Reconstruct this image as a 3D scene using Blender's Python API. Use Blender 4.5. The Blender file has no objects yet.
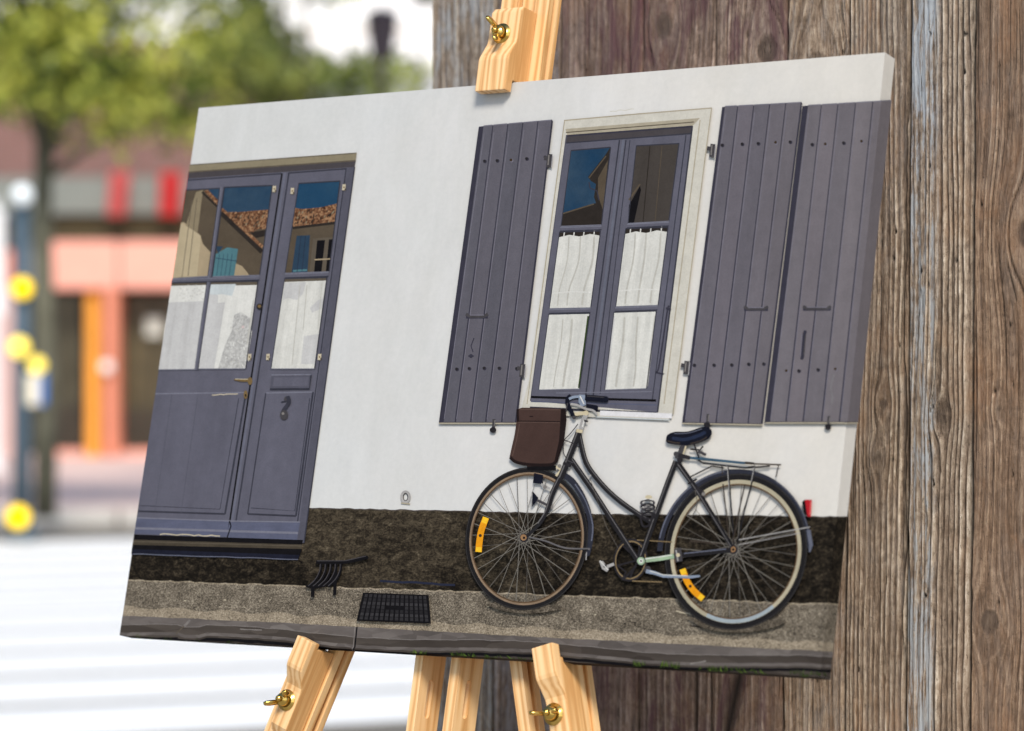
import bpy, bmesh, math, random
import numpy as np
from mathutils import Matrix, Vector

random.seed(7)
rng = np.random.default_rng(7)
scene = bpy.context.scene
C = scene.collection

# ------------------------------------------------------------------ camera, sky, sun, exposure
FPX, CX, CY = 2940.0, 512.0, 365.5
EYE = 1.30
cam_d = bpy.data.cameras.new('camera')
cam = bpy.data.objects.new('camera', cam_d); C.objects.link(cam)
cam.location = (0, 0, EYE)
cam.rotation_euler = (math.radians(90), 0, 0)
cam_d.sensor_width = 36.0
cam_d.lens = FPX * 36.0 / 1024.0
cam_d.clip_start = 0.05; cam_d.clip_end = 1500
cam_d.dof.use_dof = True
cam_d.dof.focus_distance = 3.10
cam_d.dof.aperture_fstop = 4.3
cam_d.dof.aperture_blades = 0
scene.camera = cam

SUN_EL, SUN_AZ = math.radians(44), math.radians(174)     # azimuth clockwise from +Y (away from the camera)
world = bpy.data.worlds.new('World'); scene.world = world; world.use_nodes = True
wn = world.node_tree.nodes; wn.clear()
sky = wn.new('ShaderNodeTexSky'); sky.sky_type = 'NISHITA'; sky.sun_disc = False
sky.sun_elevation = SUN_EL; sky.sun_rotation = SUN_AZ
bg = wn.new('ShaderNodeBackground'); bg.inputs['Strength'].default_value = 0.15
wo = wn.new('ShaderNodeOutputWorld')
world.node_tree.links.new(sky.outputs[0], bg.inputs[0]); world.node_tree.links.new(bg.outputs[0], wo.inputs[0])
sun_d = bpy.data.lights.new('sun', 'SUN'); sun_d.energy = 3.0; sun_d.angle = math.radians(16); sun_d.color = (1, .95, .87)
sun = bpy.data.objects.new('sun', sun_d); C.objects.link(sun)
to_sun = Vector((math.sin(SUN_AZ) * math.cos(SUN_EL), math.cos(SUN_AZ) * math.cos(SUN_EL), math.sin(SUN_EL)))
sun.rotation_euler = to_sun.to_track_quat('Z', 'Y').to_euler()
sun.location = (0, -6, 9)
scene.view_settings.view_transform = 'Standard'; scene.view_settings.look = 'None'
scene.view_settings.gamma = 1; scene.view_settings.use_curve_mapping = False
scene.view_settings.exposure = 0.35
INK = 0.64          # reflectance of the print for a display value of 1

# ------------------------------------------------------------------ helpers
def lin(c):
    return tuple((x / 255 / 12.92) if x / 255 <= .04045 else ((x / 255 + .055) / 1.055) ** 2.4 for x in c)

INK_TINT = (1.03, 1.0, .94)       # inks balanced for the blue of the skylight
def lin_ink(c): return tuple(a * b for a, b in zip(lin(c), INK_TINT))

def link(o, parent=None):
    C.objects.link(o)
    if parent is not None: o.parent = parent
    return o

def empty(name, label=None, cat=None, mat=None, group=None):
    o = bpy.data.objects.new(name, None); C.objects.link(o); o.empty_display_size = .1
    if mat is not None: o.matrix_world = mat
    if label: o['label'] = label
    if cat: o['category'] = cat
    if group: o['group'] = group
    return o

def obj(name, bm, mats, parent=None, smooth=False):
    me = bpy.data.meshes.new(name); bm.to_mesh(me); bm.free()
    for m in (mats if isinstance(mats, (list, tuple)) else [mats]): me.materials.append(m)
    if smooth:
        for p in me.polygons: p.use_smooth = True
    return link(bpy.data.objects.new(name, me), parent)

def bm_box(bm, x0, x1, y0, y1, z0, z1, bevel=0, mi=0):
    vs = [bm.verts.new((x, y, z)) for x in (x0, x1) for y in (y0, y1) for z in (z0, z1)]
    fs = [bm.faces.new([vs[i] for i in q]) for q in ((0,1,3,2),(4,6,7,5),(0,4,5,1),(2,3,7,6),(0,2,6,4),(1,5,7,3))]
    for f in fs: f.material_index = mi
    if bevel:
        es = list({e for f in fs for e in f.edges})
        r = bmesh.ops.bevel(bm, geom=es, offset=bevel, segments=2, affect='EDGES', profile=.6)
        for f in r['faces']: f.material_index = mi
    return vs

def bm_cyl(bm, p0, p1, r0, r1=None, n=16, caps=True, mi=0):
    r1 = r0 if r1 is None else r1
    p0, p1 = Vector(p0), Vector(p1); d = (p1 - p0).normalized()
    a = d.orthogonal().normalized(); b = d.cross(a)
    A = [bm.verts.new(p0 + (a * math.cos(t) + b * math.sin(t)) * r0) for t in [2 * math.pi * i / n for i in range(n)]]
    B = [bm.verts.new(p1 + (a * math.cos(t) + b * math.sin(t)) * r1) for t in [2 * math.pi * i / n for i in range(n)]]
    for i in range(n):
        f = bm.faces.new((A[i], A[(i + 1) % n], B[(i + 1) % n], B[i])); f.material_index = mi
    if caps:
        bm.faces.new(A[::-1]).material_index = mi; bm.faces.new(B).material_index = mi

class NT:
    """small wrapper for building node materials"""
    def __init__(s, name):
        s.m = bpy.data.materials.new(name); s.m.use_nodes = True
        s.t = s.m.node_tree; s.b = s.t.nodes['Principled BSDF']; s.out = s.t.nodes['Material Output']
    def n(s, typ, **kw):
        x = s.t.nodes.new(typ)
        for k, v in kw.items(): setattr(x, k, v)
        return x
    def l(s, a, b): s.t.links.new(a, b)
    def coords(s, scale=(1, 1, 1), kind='Object'):
        tc = s.n('ShaderNodeTexCoord'); mp = s.n('ShaderNodeMapping'); mp.inputs['Scale'].default_value = scale
        s.l(tc.outputs[kind], mp.inputs[0]); return mp.outputs[0]
    def noise(s, vec, scale, detail=4, rough=.6, dist=0):
        x = s.n('ShaderNodeTexNoise'); s.l(vec, x.inputs['Vector'])
        x.inputs['Scale'].default_value = scale; x.inputs['Detail'].default_value = detail
        x.inputs['Roughness'].default_value = rough; x.inputs['Distortion'].default_value = dist
        return x.outputs['Fac']
    def ramp(s, fac, stops):
        x = s.n('ShaderNodeValToRGB'); s.l(fac, x.inputs[0]); e = x.color_ramp.elements
        while len(e) < len(stops): e.new(.5)
        for i, (p, c) in enumerate(stops):
            e[i].position = p; e[i].color = (*c, 1) if len(c) == 3 else c
        return x.outputs[0]
    def mix(s, fac, a, b, blend='MIX'):
        x = s.n('ShaderNodeMix'); x.data_type = 'RGBA'; x.blend_type = blend
        for sock, v in ((x.inputs[0], fac), (x.inputs[6], a), (x.inputs[7], b)):
            if isinstance(v, (int, float)): sock.default_value = v
            elif isinstance(v, tuple): sock.default_value = (*v, 1) if len(v) == 3 else v
            else: s.l(v, sock)
        return x.outputs[2]
    def math(s, op, a, b=0):
        x = s.n('ShaderNodeMath'); x.operation = op
        for sock, v in ((x.inputs[0], a), (x.inputs[1], b)):
            if isinstance(v, (int, float)): sock.default_value = v
            else: s.l(v, sock)
        return x.outputs[0]
    def bump(s, h, strength, dist):
        x = s.n('ShaderNodeBump'); x.inputs['Strength'].default_value = strength; x.inputs['Distance'].default_value = dist
        s.l(h, x.inputs['Height']); s.l(x.outputs[0], s.b.inputs['Normal'])
    def done(s, col=None, rough=.6, metal=0, spec=.5):
        if col is not None:
            if isinstance(col, tuple): s.b.inputs['Base Color'].default_value = (*col[:3], 1)
            else: s.l(col, s.b.inputs['Base Color'])
        s.b.inputs['Roughness'].default_value = rough; s.b.inputs['Metallic'].default_value = metal
        s.b.inputs['Specular IOR Level'].default_value = spec
        return s.m

def plain(name, rgb, var=.15, scale=3.0, rough=.7, metal=0, spec=.4, emit=None):
    """linear colour with soft noise variation"""
    k = NT(name); v = k.coords()
    f = k.noise(v, scale, 5)
    c = k.ramp(f, [(.25, tuple(x * (1 - var) for x in rgb)), (.75, tuple(min(1, x * (1 + var)) for x in rgb))])
    if emit:
        k.b.inputs['Emission Color'].default_value = (*emit[0], 1); k.b.inputs['Emission Strength'].default_value = emit[1]
    return k.done(c, rough, metal, spec)

def struct(o): o['kind'] = 'structure'; return o

def at(px, py, depth):
    """a point seen at a pixel, at a given distance"""
    return Vector(((px - CX) / FPX * depth, depth, EYE - (py - CY) / FPX * depth))

# ------------------------------------------------------------------ the setting: ground, road, pavements
def sheet(name, x0, x1, y0, y1, z, mat):
    bm = bmesh.new()
    bm.faces.new([bm.verts.new(p) for p in ((x0, y0, z), (x1, y0, z), (x1, y1, z), (x0, y1, z))])
    return struct(obj(name, bm, mat))

def ground_mat(name, rgb, var, scale, rough=.85):
    k = NT(name); v = k.coords()
    a = k.noise(v, scale, 6, .65); b = k.noise(v, scale * 14, 3, .7)
    f = k.math('ADD', k.math('MULTIPLY', a, .6), k.math('MULTIPLY', b, .4))
    c = k.ramp(f, [(.3, tuple(x * (1 - var) for x in rgb)), (.7, tuple(x * (1 + var) for x in rgb))])
    k.bump(b, .3, .004)
    return k.done(c, rough, 0, .3)

ROAD_Z = -.12
sheet('ground', -500, 500, -300, 900, -.16, ground_mat('earth', (.16, .15, .13), .2, .3))
road = sheet('road', -60, 60, 9.6, 26.4, ROAD_Z, ground_mat('asphalt', (.17, .15, .12), .2, .7))
bm = bmesh.new(); bm_box(bm, -30, 30, -12, 9.6, -.15, 0, .02)
near_pave = struct(obj('pavement', bm, ground_mat('paving', (.34, .32, .29), .18, 1.4)))
bm = bmesh.new(); bm_box(bm, -60, 60, 26.4, 60, -.15, 0, .02)
far_pave = struct(obj('pavement', bm, ground_mat('paving_rose', (.74, .54, .46), .10, .6)))
far_pave['label'] = 'rose coloured pavement in front of the shops'
# kerb stones along the far pavement
km = ground_mat('kerb_stone', (.5, .47, .43), .15, 2)
bm = bmesh.new(); bm_box(bm, -.48, .48, -.14, .14, -.14, .012, .015); k0 = obj('kerb_stone', bm, km, far_pave)
k0.location = (-12, 26.25, 0)
for i in range(1, 26):
    k = k0.copy(); C.objects.link(k); k.location = (-12 + i, 26.25, 0)
# wide white bars of the crossing, lying across the view and running off to the right
wp = ground_mat('white_road_paint', (.86, .845, .80), .05, 1.3, .6)
SL = .42; ang = math.atan(SL)
bm = bmesh.new(); bm_box(bm, -9, 9, -.475, .475, 0, .005); s0 = obj('stripe', bm, wp, road)
for i in range(11):
    s = s0 if i == 0 else s0.copy()
    if i: C.objects.link(s)
    y0 = 12.60 + (i - 1) * 1.235                   # where the bar's centre line crosses x = -1.7
    s.location = (-1.7, y0 + 0.36, ROAD_Z + .002); s.rotation_euler.z = ang

# ------------------------------------------------------------------ shop building behind the street
BD = 42.0
def fbox(name, x0, y0, x1, y1, mat, parent, d=BD, thick=.3, bev=0):
    a, b = at(x0, y0, d), at(x1, y1, d)
    bm = bmesh.new(); bm_box(bm, a.x, b.x, d, d + thick, b.z, a.z, bev)
    return obj(name, bm, mat, parent)

def brick_mat(name, c1, c2, cm):
    k = NT(name); v = k.coords()
    sx = k.n('ShaderNodeSeparateXYZ'); k.l(v, sx.inputs[0]); cb = k.n('ShaderNodeCombineXYZ')
    k.l(sx.outputs[0], cb.inputs[0]); k.l(sx.outputs[2], cb.inputs[1])
    t = k.n('ShaderNodeTexBrick'); k.l(cb.outputs[0], t.inputs['Vector'])
    t.inputs['Color1'].default_value = (*c1, 1); t.inputs['Color2'].default_value = (*c2, 1); t.inputs['Mortar'].default_value = (*cm, 1)
    t.inputs['Scale'].default_value = 1; t.inputs['Brick Width'].default_value = .22; t.inputs['Row Height'].default_value = .075
    t.inputs['Mortar Size'].default_value = .008
    return k.done(t.outputs[0], .85, 0, .2)

M_brick = brick_mat('rose_brick', (.22, .105, .09), (.175, .085, .07), (.21, .17, .15))
M_salmon = plain('salmon_paint', (.80, .37, .28), .06)
M_terra = plain('terracotta_paint', (.62, .22, .13), .1)
M_orange = plain('orange_paint', (.80, .33, .04), .1)
M_band = plain('grey_green_fascia', (.185, .20, .175), .1)
M_red = plain('red_cloth', (.72, .05, .05), .12)
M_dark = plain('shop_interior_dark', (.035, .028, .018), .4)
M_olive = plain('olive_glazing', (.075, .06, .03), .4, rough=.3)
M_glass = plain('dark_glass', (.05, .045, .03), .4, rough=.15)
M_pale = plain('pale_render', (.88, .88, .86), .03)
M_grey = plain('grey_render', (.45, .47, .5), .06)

bld = empty('brick_building', 'low rose brick shop building with salmon fascia beyond the street', 'building',
            Matrix.Translation((at(60, 400, BD).x, BD, 0)))
bld_inv = bld.matrix_world.inverted()
def keep(o, root):
    o.matrix_parent_inverse = root.matrix_world.inverted(); return o
B = lambda *a, **k: keep(fbox(*a, **k), bld)
B('wall', -700, 40, 285, 178, M_brick, bld, d=BD + .5, thick=6)
B('pier', -700, 178, -40, 458, M_brick, bld, d=BD + .5, thick=6)
B('pier', 196, 178, 285, 458, M_brick, bld, d=BD + .5, thick=6)
B('sign_band', -40, 177, 196, 214, M_band, bld, d=BD + .2)
B('soffit', -40, 213.5, 196, 243, plain('olive_shutter_box', (.05, .038, .012), .3), bld, d=BD + .35)
B('fascia', 52, 241, 118, 289, M_salmon, bld, d=BD - .3, thick=.6, bev=.03)
B('fascia', 119.5, 241, 196, 289, M_salmon, bld, d=BD - .3, thick=.6, bev=.03)
B('fascia', -40, 250, 20, 289, M_terra, bld, d=BD, thick=.4, bev=.03)
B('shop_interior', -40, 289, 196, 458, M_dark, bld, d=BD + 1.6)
B('orange_pillar', 86, 289, 99, 464, M_orange, bld, d=BD - .15, bev=.03)
B('pillar', 103, 289, 118, 466, M_terra, bld, d=BD - .35, thick=.6, bev=.03)
B('pillar', 186, 289, 196, 464, M_terra, bld, d=BD - .35, thick=.6, bev=.03)
B('pillar', -40, 289, 14, 464, plain('pink_render', (.55, .38, .34), .1), bld, d=BD - .2, bev=.03)
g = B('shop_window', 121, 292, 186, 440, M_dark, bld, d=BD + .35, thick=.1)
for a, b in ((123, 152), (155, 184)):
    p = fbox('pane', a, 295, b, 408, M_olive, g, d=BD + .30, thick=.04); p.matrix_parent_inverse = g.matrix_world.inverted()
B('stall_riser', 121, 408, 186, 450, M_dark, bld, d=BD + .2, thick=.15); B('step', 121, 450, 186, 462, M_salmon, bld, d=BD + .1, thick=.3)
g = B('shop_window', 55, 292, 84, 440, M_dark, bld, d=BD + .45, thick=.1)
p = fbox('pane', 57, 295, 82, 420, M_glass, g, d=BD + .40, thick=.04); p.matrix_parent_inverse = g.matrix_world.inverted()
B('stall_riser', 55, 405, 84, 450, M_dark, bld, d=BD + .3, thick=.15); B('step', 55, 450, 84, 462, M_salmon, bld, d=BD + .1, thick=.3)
B('globe_lamp', 100, 361, 112, 373, plain('white_globe', (.85, .85, .8), .02), bld, d=BD - .5, thick=.16, bev=.07)
B('menu_board', 146, 318, 162, 336, plain('pale_board', (.6, .62, .55), .1), bld, d=BD + .2, thick=.05)
# two red cloth banners hanging over the sign band, folded a little
def banner(x0, x1, y0, y1, lean, label, mat):
    bm = bmesh.new(); n = 10; rows = []
    for j in range(9):
        r = []
        for i in range(n):
            t = i / (n - 1); s = j / 8
            p = at(x0 + (x1 - x0) * t - lean * s, y0 + (y1 - y0) * s, BD - .05)
            r.append(bm.verts.new((p.x, p.y + .05 * math.sin(t * 9 + s * 2), p.z)))
        rows.append(r)
    for j in range(8):
        for i in range(n - 1):
            bm.faces.new((rows[j][i], rows[j][i + 1], rows[j + 1][i + 1], rows[j + 1][i]))
    bmesh.ops.solidify(bm, geom=bm.faces[:], thickness=.012)
    o = obj('hanging_banner', bm, mat, None, True)
    o['label'] = label; o['category'] = 'banner'; o['group'] = 'red banners on the shop front'
banner(110, 130, 171, 216, 4, 'pale red cloth banner, the one nearer the tree trunk', plain('pale_red_cloth', (.72, .15, .14), .12))
banner(160, 182, 172, 216, 2, 'red cloth banner, the one beside the edge of the picture on the easel', M_red)

# white building above the trees
wb = empty('white_building', 'bright white building beyond the trees at the top', 'building', Matrix.Translation((at(420, 400, 60).x, 60, 0)))
W_ = lambda *a, **k: keep(fbox(*a, **k), wb)
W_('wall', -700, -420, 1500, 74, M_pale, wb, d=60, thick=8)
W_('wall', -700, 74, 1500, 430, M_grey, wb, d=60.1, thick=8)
W_('string_course', 283, 26, 1500, 30, plain('cream_stone', (.78, .72, .64), .04), wb, d=59.9, thick=.2)
for i in range(5):
    x = 410 + i * 160
    w = W_('window', x, -18, x + 50, 5, M_grey, wb, d=59.95, thick=.2)
    p = fbox('pane', x + 4, -15, x + 46, 2, M_glass, w, d=59.92, thick=.05); p.matrix_parent_inverse = w.matrix_world.inverted()

# ------------------------------------------------------------------ trees
def leaf_mat(name, c0, c1, c2):
    k = NT(name); v = k.coords()
    f = k.noise(v, 1.6, 3, .6); g = k.noise(v, 9, 2)
    f = k.math('ADD', k.math('MULTIPLY', f, .65), k.math('MULTIPLY', g, .35))
    c = k.ramp(f, [(.42, c0), (.50, c1), (.58, c2)])  # clump-sized noise puts sunlit and shaded tones into the leaf colour
    k.done(c, .45, 0, .45)
    tr = k.n('ShaderNodeBsdfTranslucent'); k.l(c, tr.inputs[0]); ms = k.n('ShaderNodeMixShader'); ms.inputs[0].default_value = .35
    k.l(k.b.outputs[0], ms.inputs[1]); k.l(tr.outputs[0], ms.inputs[2]); k.l(ms.outputs[0], k.out.inputs[0])
    return k.m
M_leaf = leaf_mat('leaf', (.03, .045, .006), (.165, .215, .03), (.70, .69, .13))
M_leaf2 = leaf_mat('leaf_cool', (.045, .065, .018), (.17, .22, .05), (.50, .54, .15))
def bark_mat():
    k = NT('bark'); v = k.coords((6, 6, 1.2)); f = k.noise(v, 2.2, 6, .7)
    k.bump(f, .8, .03)
    return k.done(k.ramp(f, [(.3, (.045, .04, .03)), (.7, (.20, .19, .13))]), .9, 0, .2)
M_bark = bark_mat()

def limb(bm, pts, r0, r1, n=9):
    rings = []
    for i, p in enumerate(pts):
        p = Vector(p); d = (Vector(pts[min(i + 1, len(pts) - 1)]) - Vector(pts[max(i - 1, 0)])).normalized()
        a = d.orthogonal().normalized(); b = d.cross(a); r = r0 + (r1 - r0) * i / (len(pts) - 1)
        rings.append([bm.verts.new(p + (a * math.cos(t) + b * math.sin(t)) * r * random.uniform(.9, 1.1)) for t in [2 * math.pi * k / n for k in range(n)]])
    for A, Bn in zip(rings, rings[1:]):
        for k in range(n): bm.faces.new((A[k], A[(k + 1) % n], Bn[(k + 1) % n], Bn[k]))
    bm.faces.new(rings[0][::-1]); bm.faces.new(rings[-1])

def tree(label, base, blobs, density, leaf, mat, depth, fork_z, tr=.13):
    """blobs: clumps of leaves (pixel x, y, radius in metres, offset in depth)"""
    root = empty('street_tree', label, 'tree', Matrix.Translation(base), 'trees along the street')
    bm = bmesh.new()
    pts = [(0, 0, 0), (.02, 0, fork_z * .35), (-.02, .03, fork_z * .7), (.0, .02, fork_z)]
    limb(bm, pts, tr, tr * .7, 12)
    cs = []
    for (px, py, r, dd) in blobs:
        c = at(px, py, depth + dd) - base; cs.append((c, r))
        s = Vector(pts[-1]); s.z -= random.uniform(0, .5)
        mid = s.lerp(c, .5) + Vector((random.uniform(-.15, .15), random.uniform(-.15, .15), random.uniform(.05, .3)))
        if len(cs) % 4 == 1: limb(bm, [s, mid, c], tr * .22, .008, 6)
    obj('trunk', bm, M_bark, root, True)
    V = []; F = []
    for c, r in cs:
        n = int(density * r ** 2.2)
        u = rng.normal(size=(n, 3)); u /= np.linalg.norm(u, axis=1)[:, None]
        rad = r * rng.uniform(.15, 1, n) ** .55
        q = np.array(c) + u * rad[:, None] * np.array([1.15, 1.0, .72]) + rng.normal(0, .05, (n, 3))
        a = rng.normal(size=(n, 3)); a /= np.linalg.norm(a, axis=1)[:, None]
        b = np.cross(a, rng.normal(size=(n, 3))); b /= np.linalg.norm(b, axis=1)[:, None]
        L = leaf * rng.uniform(.6, 1.3, n)[:, None]
        o = len(V) * 4 if not V else sum(len(x) for x in V)
        quad = np.stack([q - a * L * .5, q + b * L * .3, q + a * L * .5, q - b * L * .3], 1).reshape(-1, 3)
        V.append(quad); F.append(np.arange(n * 4).reshape(-1, 4) + o)
    V = np.concatenate(V); F = np.concatenate(F)
    me = bpy.data.meshes.new('crown'); me.from_pydata(V.tolist(), [], F.tolist()); me.materials.append(mat)
    link(bpy.data.objects.new('crown', me), root)

def blob_field(x0, x1, y0, y1, n, r0, r1, skip=None):
    out = []
    while len(out) < n:
        x, y = random.uniform(x0, x1), random.uniform(y0, y1)
        if skip and skip(x, y): continue
        out.append((x, y, random.uniform(r0, r1), random.uniform(-1.3, 1.3)))
    return out
TD = 25.2
b1 = at(44, 520, TD); b1.z = 0
blobs = blob_field(-130, 250, -330, 105, 104, .3, .6, lambda x, y: (x < 20 and y > 75) or (x > 190 and y > 90)) \
    + [(30, 112, .26, 0), (90, 108, .2, .2), (125, 126, .24, .4), (135, 138, .2, -.2), (182, 134, .24, .2), (160, 112, .28, .3), (10, 90, .3, 0), (60, 100, .3, .3), (185, 118, .3, .5), (150, 95, .36, .2), (110, 80, .4, .1)]
tree('leafy street tree with yellow green crown and slim trunk at the left', b1, blobs, 620, .13, M_leaf, TD, 3.3, .105)
TD2 = 29.0
b2 = at(300, 500, TD2); b2.z = 0
blobs = blob_field(195, 300, -330, 95, 34, .3, .55, lambda x, y: (x > 262 and -40 < y < 55)) \
    + [(x, 78 + random.uniform(-8, 9), .36, random.uniform(-.6, .6)) for x in range(205, 412, 15)] + [(x, 64 + random.uniform(-8, 8), .33, random.uniform(-.5, .5)) for x in range(205, 275, 16)] \
    + [(x, 122 + random.uniform(-10, 10), .4, random.uniform(-.5, .5)) for x in range(215, 405, 26)] \
    + [(262, 62, .32, 0), (285, 66, .3, 0), (300, 70, .26, 0), (345, 72, .2, 0), (372, 74, .2, 0), (300, 34, .1, 0), (278, 24, .2, .2), (250, 30, .34, .2), (236, 8, .4, 0), (318, -4, .2, 0), (350, -14, .2, 0)]
tree('greener tree whose low branches reach to the wooden wall above the picture', b2, blobs, 1150, .12, M_leaf2, TD2, 2.6, .1)

# ------------------------------------------------------------------ street furniture
M_post = plain('blue_grey_metal', (.055, .085, .11), .15, rough=.45)
M_yel = plain('yellow_glow', (.80, .50, .0), .03, rough=.6, spec=.1, emit=((1, .68, .0), 1.0))  # yellow discs taken for push-button boxes; the glow is added
M_ylw = plain('pale_yellow_glow', (.82, .62, .10), .03, rough=.6, spec=.1, emit=((1, .74, .08), 1.0))
PD = 23.6
pb = at(22, 540, PD); pb.z = ROAD_Z
post = empty('signal_post', 'blue grey signal post with round yellow discs at the left edge', 'post', Matrix.Translation(pb))
def rel(px, py, dd=0): return at(px, py, PD + dd) - pb
bm = bmesh.new(); top = rel(22, 205).z
bm_cyl(bm, (0, 0, 0), (0, 0, .12), .14, .11, 20); bm_cyl(bm, (0, 0, .12), (0, 0, top), .075, .07, 20)
obj('post', bm, M_post, post, True)
def lamp(px, py, r, mat, name='lamp'):  # one yellow push-button disc with an added glow
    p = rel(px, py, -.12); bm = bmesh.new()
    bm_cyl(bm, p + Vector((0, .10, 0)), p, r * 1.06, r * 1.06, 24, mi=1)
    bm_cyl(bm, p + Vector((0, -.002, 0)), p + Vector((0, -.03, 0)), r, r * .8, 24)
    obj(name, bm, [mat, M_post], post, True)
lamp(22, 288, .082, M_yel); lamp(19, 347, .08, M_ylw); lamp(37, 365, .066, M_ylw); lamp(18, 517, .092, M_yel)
p = rel(22, 195, -.1); bm = bmesh.new(); bmesh.ops.create_uvsphere(bm, u_segments=20, v_segments=12, radius=.085)
for v in bm.verts: v.co += p
obj('globe', bm, plain('white_lamp_globe', (.86, .9, .9), .02, rough=.3), post, True)
p = rel(33, 389, -.12); bm = bmesh.new(); bm_box(bm, p.x - .05, p.x + .05, p.y - .04, p.y + .05, p.z - .13, p.z + .12, .015)
obj('button_box', bm, plain('cream_box', (.75, .66, .5), .05), post)
bm = bmesh.new(); bm_box(bm, p.x + .055, p.x + .105, p.y - .04, p.y + .05, p.z - .13, p.z + .12, .012)
obj('button_panel', bm, plain('blue_panel', (.03, .14, .42), .05), post)
# white column at the frame's left edge
bm = bmesh.new(); q = at(-9, 458, 36); bm_cyl(bm, (0, 0, 0), (0, 0, 3.35), .10, .09, 20); bm_cyl(bm, (0, 0, 0), (0, 0, .2), .15, .12, 20)
bm_box(bm, -.16, .16, -.06, .06, 1.9, 3.2, .02)
o = obj('pillar_sign', bm, plain('white_enamel', (.8, .82, .82), .03), None, False); o.location = (q.x, 36, 0)
o['label'] = 'narrow white sign pillar behind the signal post'; o['category'] = 'sign'
# lantern on a post
LD = 27.0
q = at(382, 60, LD)
lamp_r = empty('street_lamp', 'dark tapered street lantern above the foliage at the top', 'street lamp', Matrix.Translation((q.x, LD, 0)))
zb, zt = at(382, 58, LD).z, at(382, 14, LD).z
M_iron = plain('plum_iron', (.03, .022, .03), .2, rough=.5)
bm = bmesh.new(); bm_cyl(bm, (0, 0, 0), (0, 0, .5), .1, .06); bm_cyl(bm, (0, 0, .5), (0, 0, zb), .035, .028); obj('post', bm, M_iron, lamp_r, True)
bm = bmesh.new(); bm_cyl(bm, (0, 0, zb), (0, 0, zt), .10, .165, 6); obj('lantern', bm, M_iron, lamp_r)
bm = bmesh.new(); bm_cyl(bm, (0, 0, zt), (0, 0, zt + .05), .185, .04, 6); bm_cyl(bm, (0, 0, zt + .05), (0, 0, zt + .1), .014, .006, 8); obj('cap', bm, M_iron, lamp_r)

# ------------------------------------------------------------------ the weathered wooden wall behind the easel
def smooth(t): return t * t * (3 - 2 * t)
class VN:
    """value noise on a lattice"""
    def __init__(s, seed): s.t = np.random.default_rng(seed).random((256, 256))
    def n2(s, x, y):
        xi, yi = np.floor(x).astype(int), np.floor(y).astype(int); fx, fy = smooth(x - xi), smooth(y - yi)
        g = lambda a, b: s.t[a % 256, b % 256]
        return (g(xi, yi) * (1 - fx) + g(xi + 1, yi) * fx) * (1 - fy) + (g(xi, yi + 1) * (1 - fx) + g(xi + 1, yi + 1) * fx) * fy
    def fbm(s, x, y, o=4):
        r = 0; a = .5
        for i in range(o): r = r + a * s.n2(x + 17 * i, y + 31 * i); x = x * 2; y = y * 2; a *= .5
        return r / (1 - .5 ** o)

def wood_wall_mat():
    k = NT('weathered_wood')
    at_ = lambda n: (lambda x: (setattr(x, 'attribute_name', n), x)[1])(k.n('ShaderNodeAttribute')).outputs['Fac']
    grain, fibre, knot, crack, paint = at_('grain'), at_('fibre'), at_('knot'), at_('crack'), at_('paint')
    oi = k.n('ShaderNodeObjectInfo')
    v = k.coords((1, 1, .09)); v2 = k.coords((1, 1, .35))
    fine = k.ramp(k.noise(k.coords((1, 1, .13)), 420, 5, .8), [(.34, (0, 0, 0)), (.66, (1, 1, 1))]); blot = k.noise(v2, 11, 5, .65, .6); pmask = k.noise(v2, 26, 6, .75, 1.2)
    specks = k.noise(k.coords((1, 1, .45)), 300, 3, .8)
    famt = at_('fine_amount'); mott = k.noise(k.coords((1, 1, .7)), 75, 5, .75, .8)
    hi = k.math('ADD', k.math('MULTIPLY', k.math('SUBTRACT', fibre, .5), .32), k.math('MULTIPLY', k.math('SUBTRACT', fine, .5), .42))
    hi = k.math('MULTIPLY', hi, famt)
    f = k.math('ADD', k.math('ADD', k.math('MULTIPLY', grain, .30), .40), k.math('ADD', hi, k.math('MULTIPLY', k.math('SUBTRACT', mott, .5), .75)))
    c = k.ramp(f, [(.24, (.058, .042, .030)), (.44, (.165, .124, .092)), (.62, (.295, .238, .184)), (.86, (.54, .475, .395))])
    c = k.mix(k.math('MULTIPLY', k.ramp(blot, [(.36, (1, 1, 1)), (.60, (0, 0, 0))]), .45), c, (.10, .074, .056))
    c = k.mix(k.math('MULTIPLY', k.ramp(specks, [(.32, (1, 1, 1)), (.41, (0, 0, 0))]), .8), c, (.05, .037, .028))
    c = k.mix(k.math('MULTIPLY', k.ramp(k.noise(k.coords((1, 1, .5)), 8, 6, .72, 1.0), [(.50, (0, 0, 0)), (.68, (1, 1, 1))]), .5), c, (.23, .135, .075))
    # worn pale blue-grey paint left in the grain; how much of it depends on the board
    thread = k.noise(k.coords((1, 1, .05)), 170, 4, .7)
    pm = k.ramp(k.math('ADD', k.math('MULTIPLY', pmask, .55), k.math('ADD', k.math('MULTIPLY', thread, .55), k.math('MULTIPLY', fine, .1))), [(.57, (0, 0, 0)), (.67, (1, 1, 1))])
    c = k.mix(k.math('MULTIPLY', k.math('MULTIPLY', pm, paint), oi.outputs['Alpha']), c, (.28, .305, .33))
    c = k.mix(1.0, c, oi.outputs['Color'], 'MULTIPLY')
    stain = k.math('MULTIPLY', k.ramp(k.noise(k.coords((1, 1, .3)), 17, 5, .7, 1.5), [(.48, (0, 0, 0)), (.62, (1, 1, 1))]), at_('stain'))
    c = k.mix(k.math('MULTIPLY', stain, .75), c, (.10, .042, .052))
    c = k.mix(k.math('MULTIPLY', knot, .6), c, (.075, .055, .042))
    c = k.mix(crack, c, (.018, .013, .010))
    k.bump(k.math('ADD', fine, k.math('MULTIPLY', specks, .8)), .55, .0016)
    return k.done(c, .82, 0, .22)
M_wall = wood_wall_mat()

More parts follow.
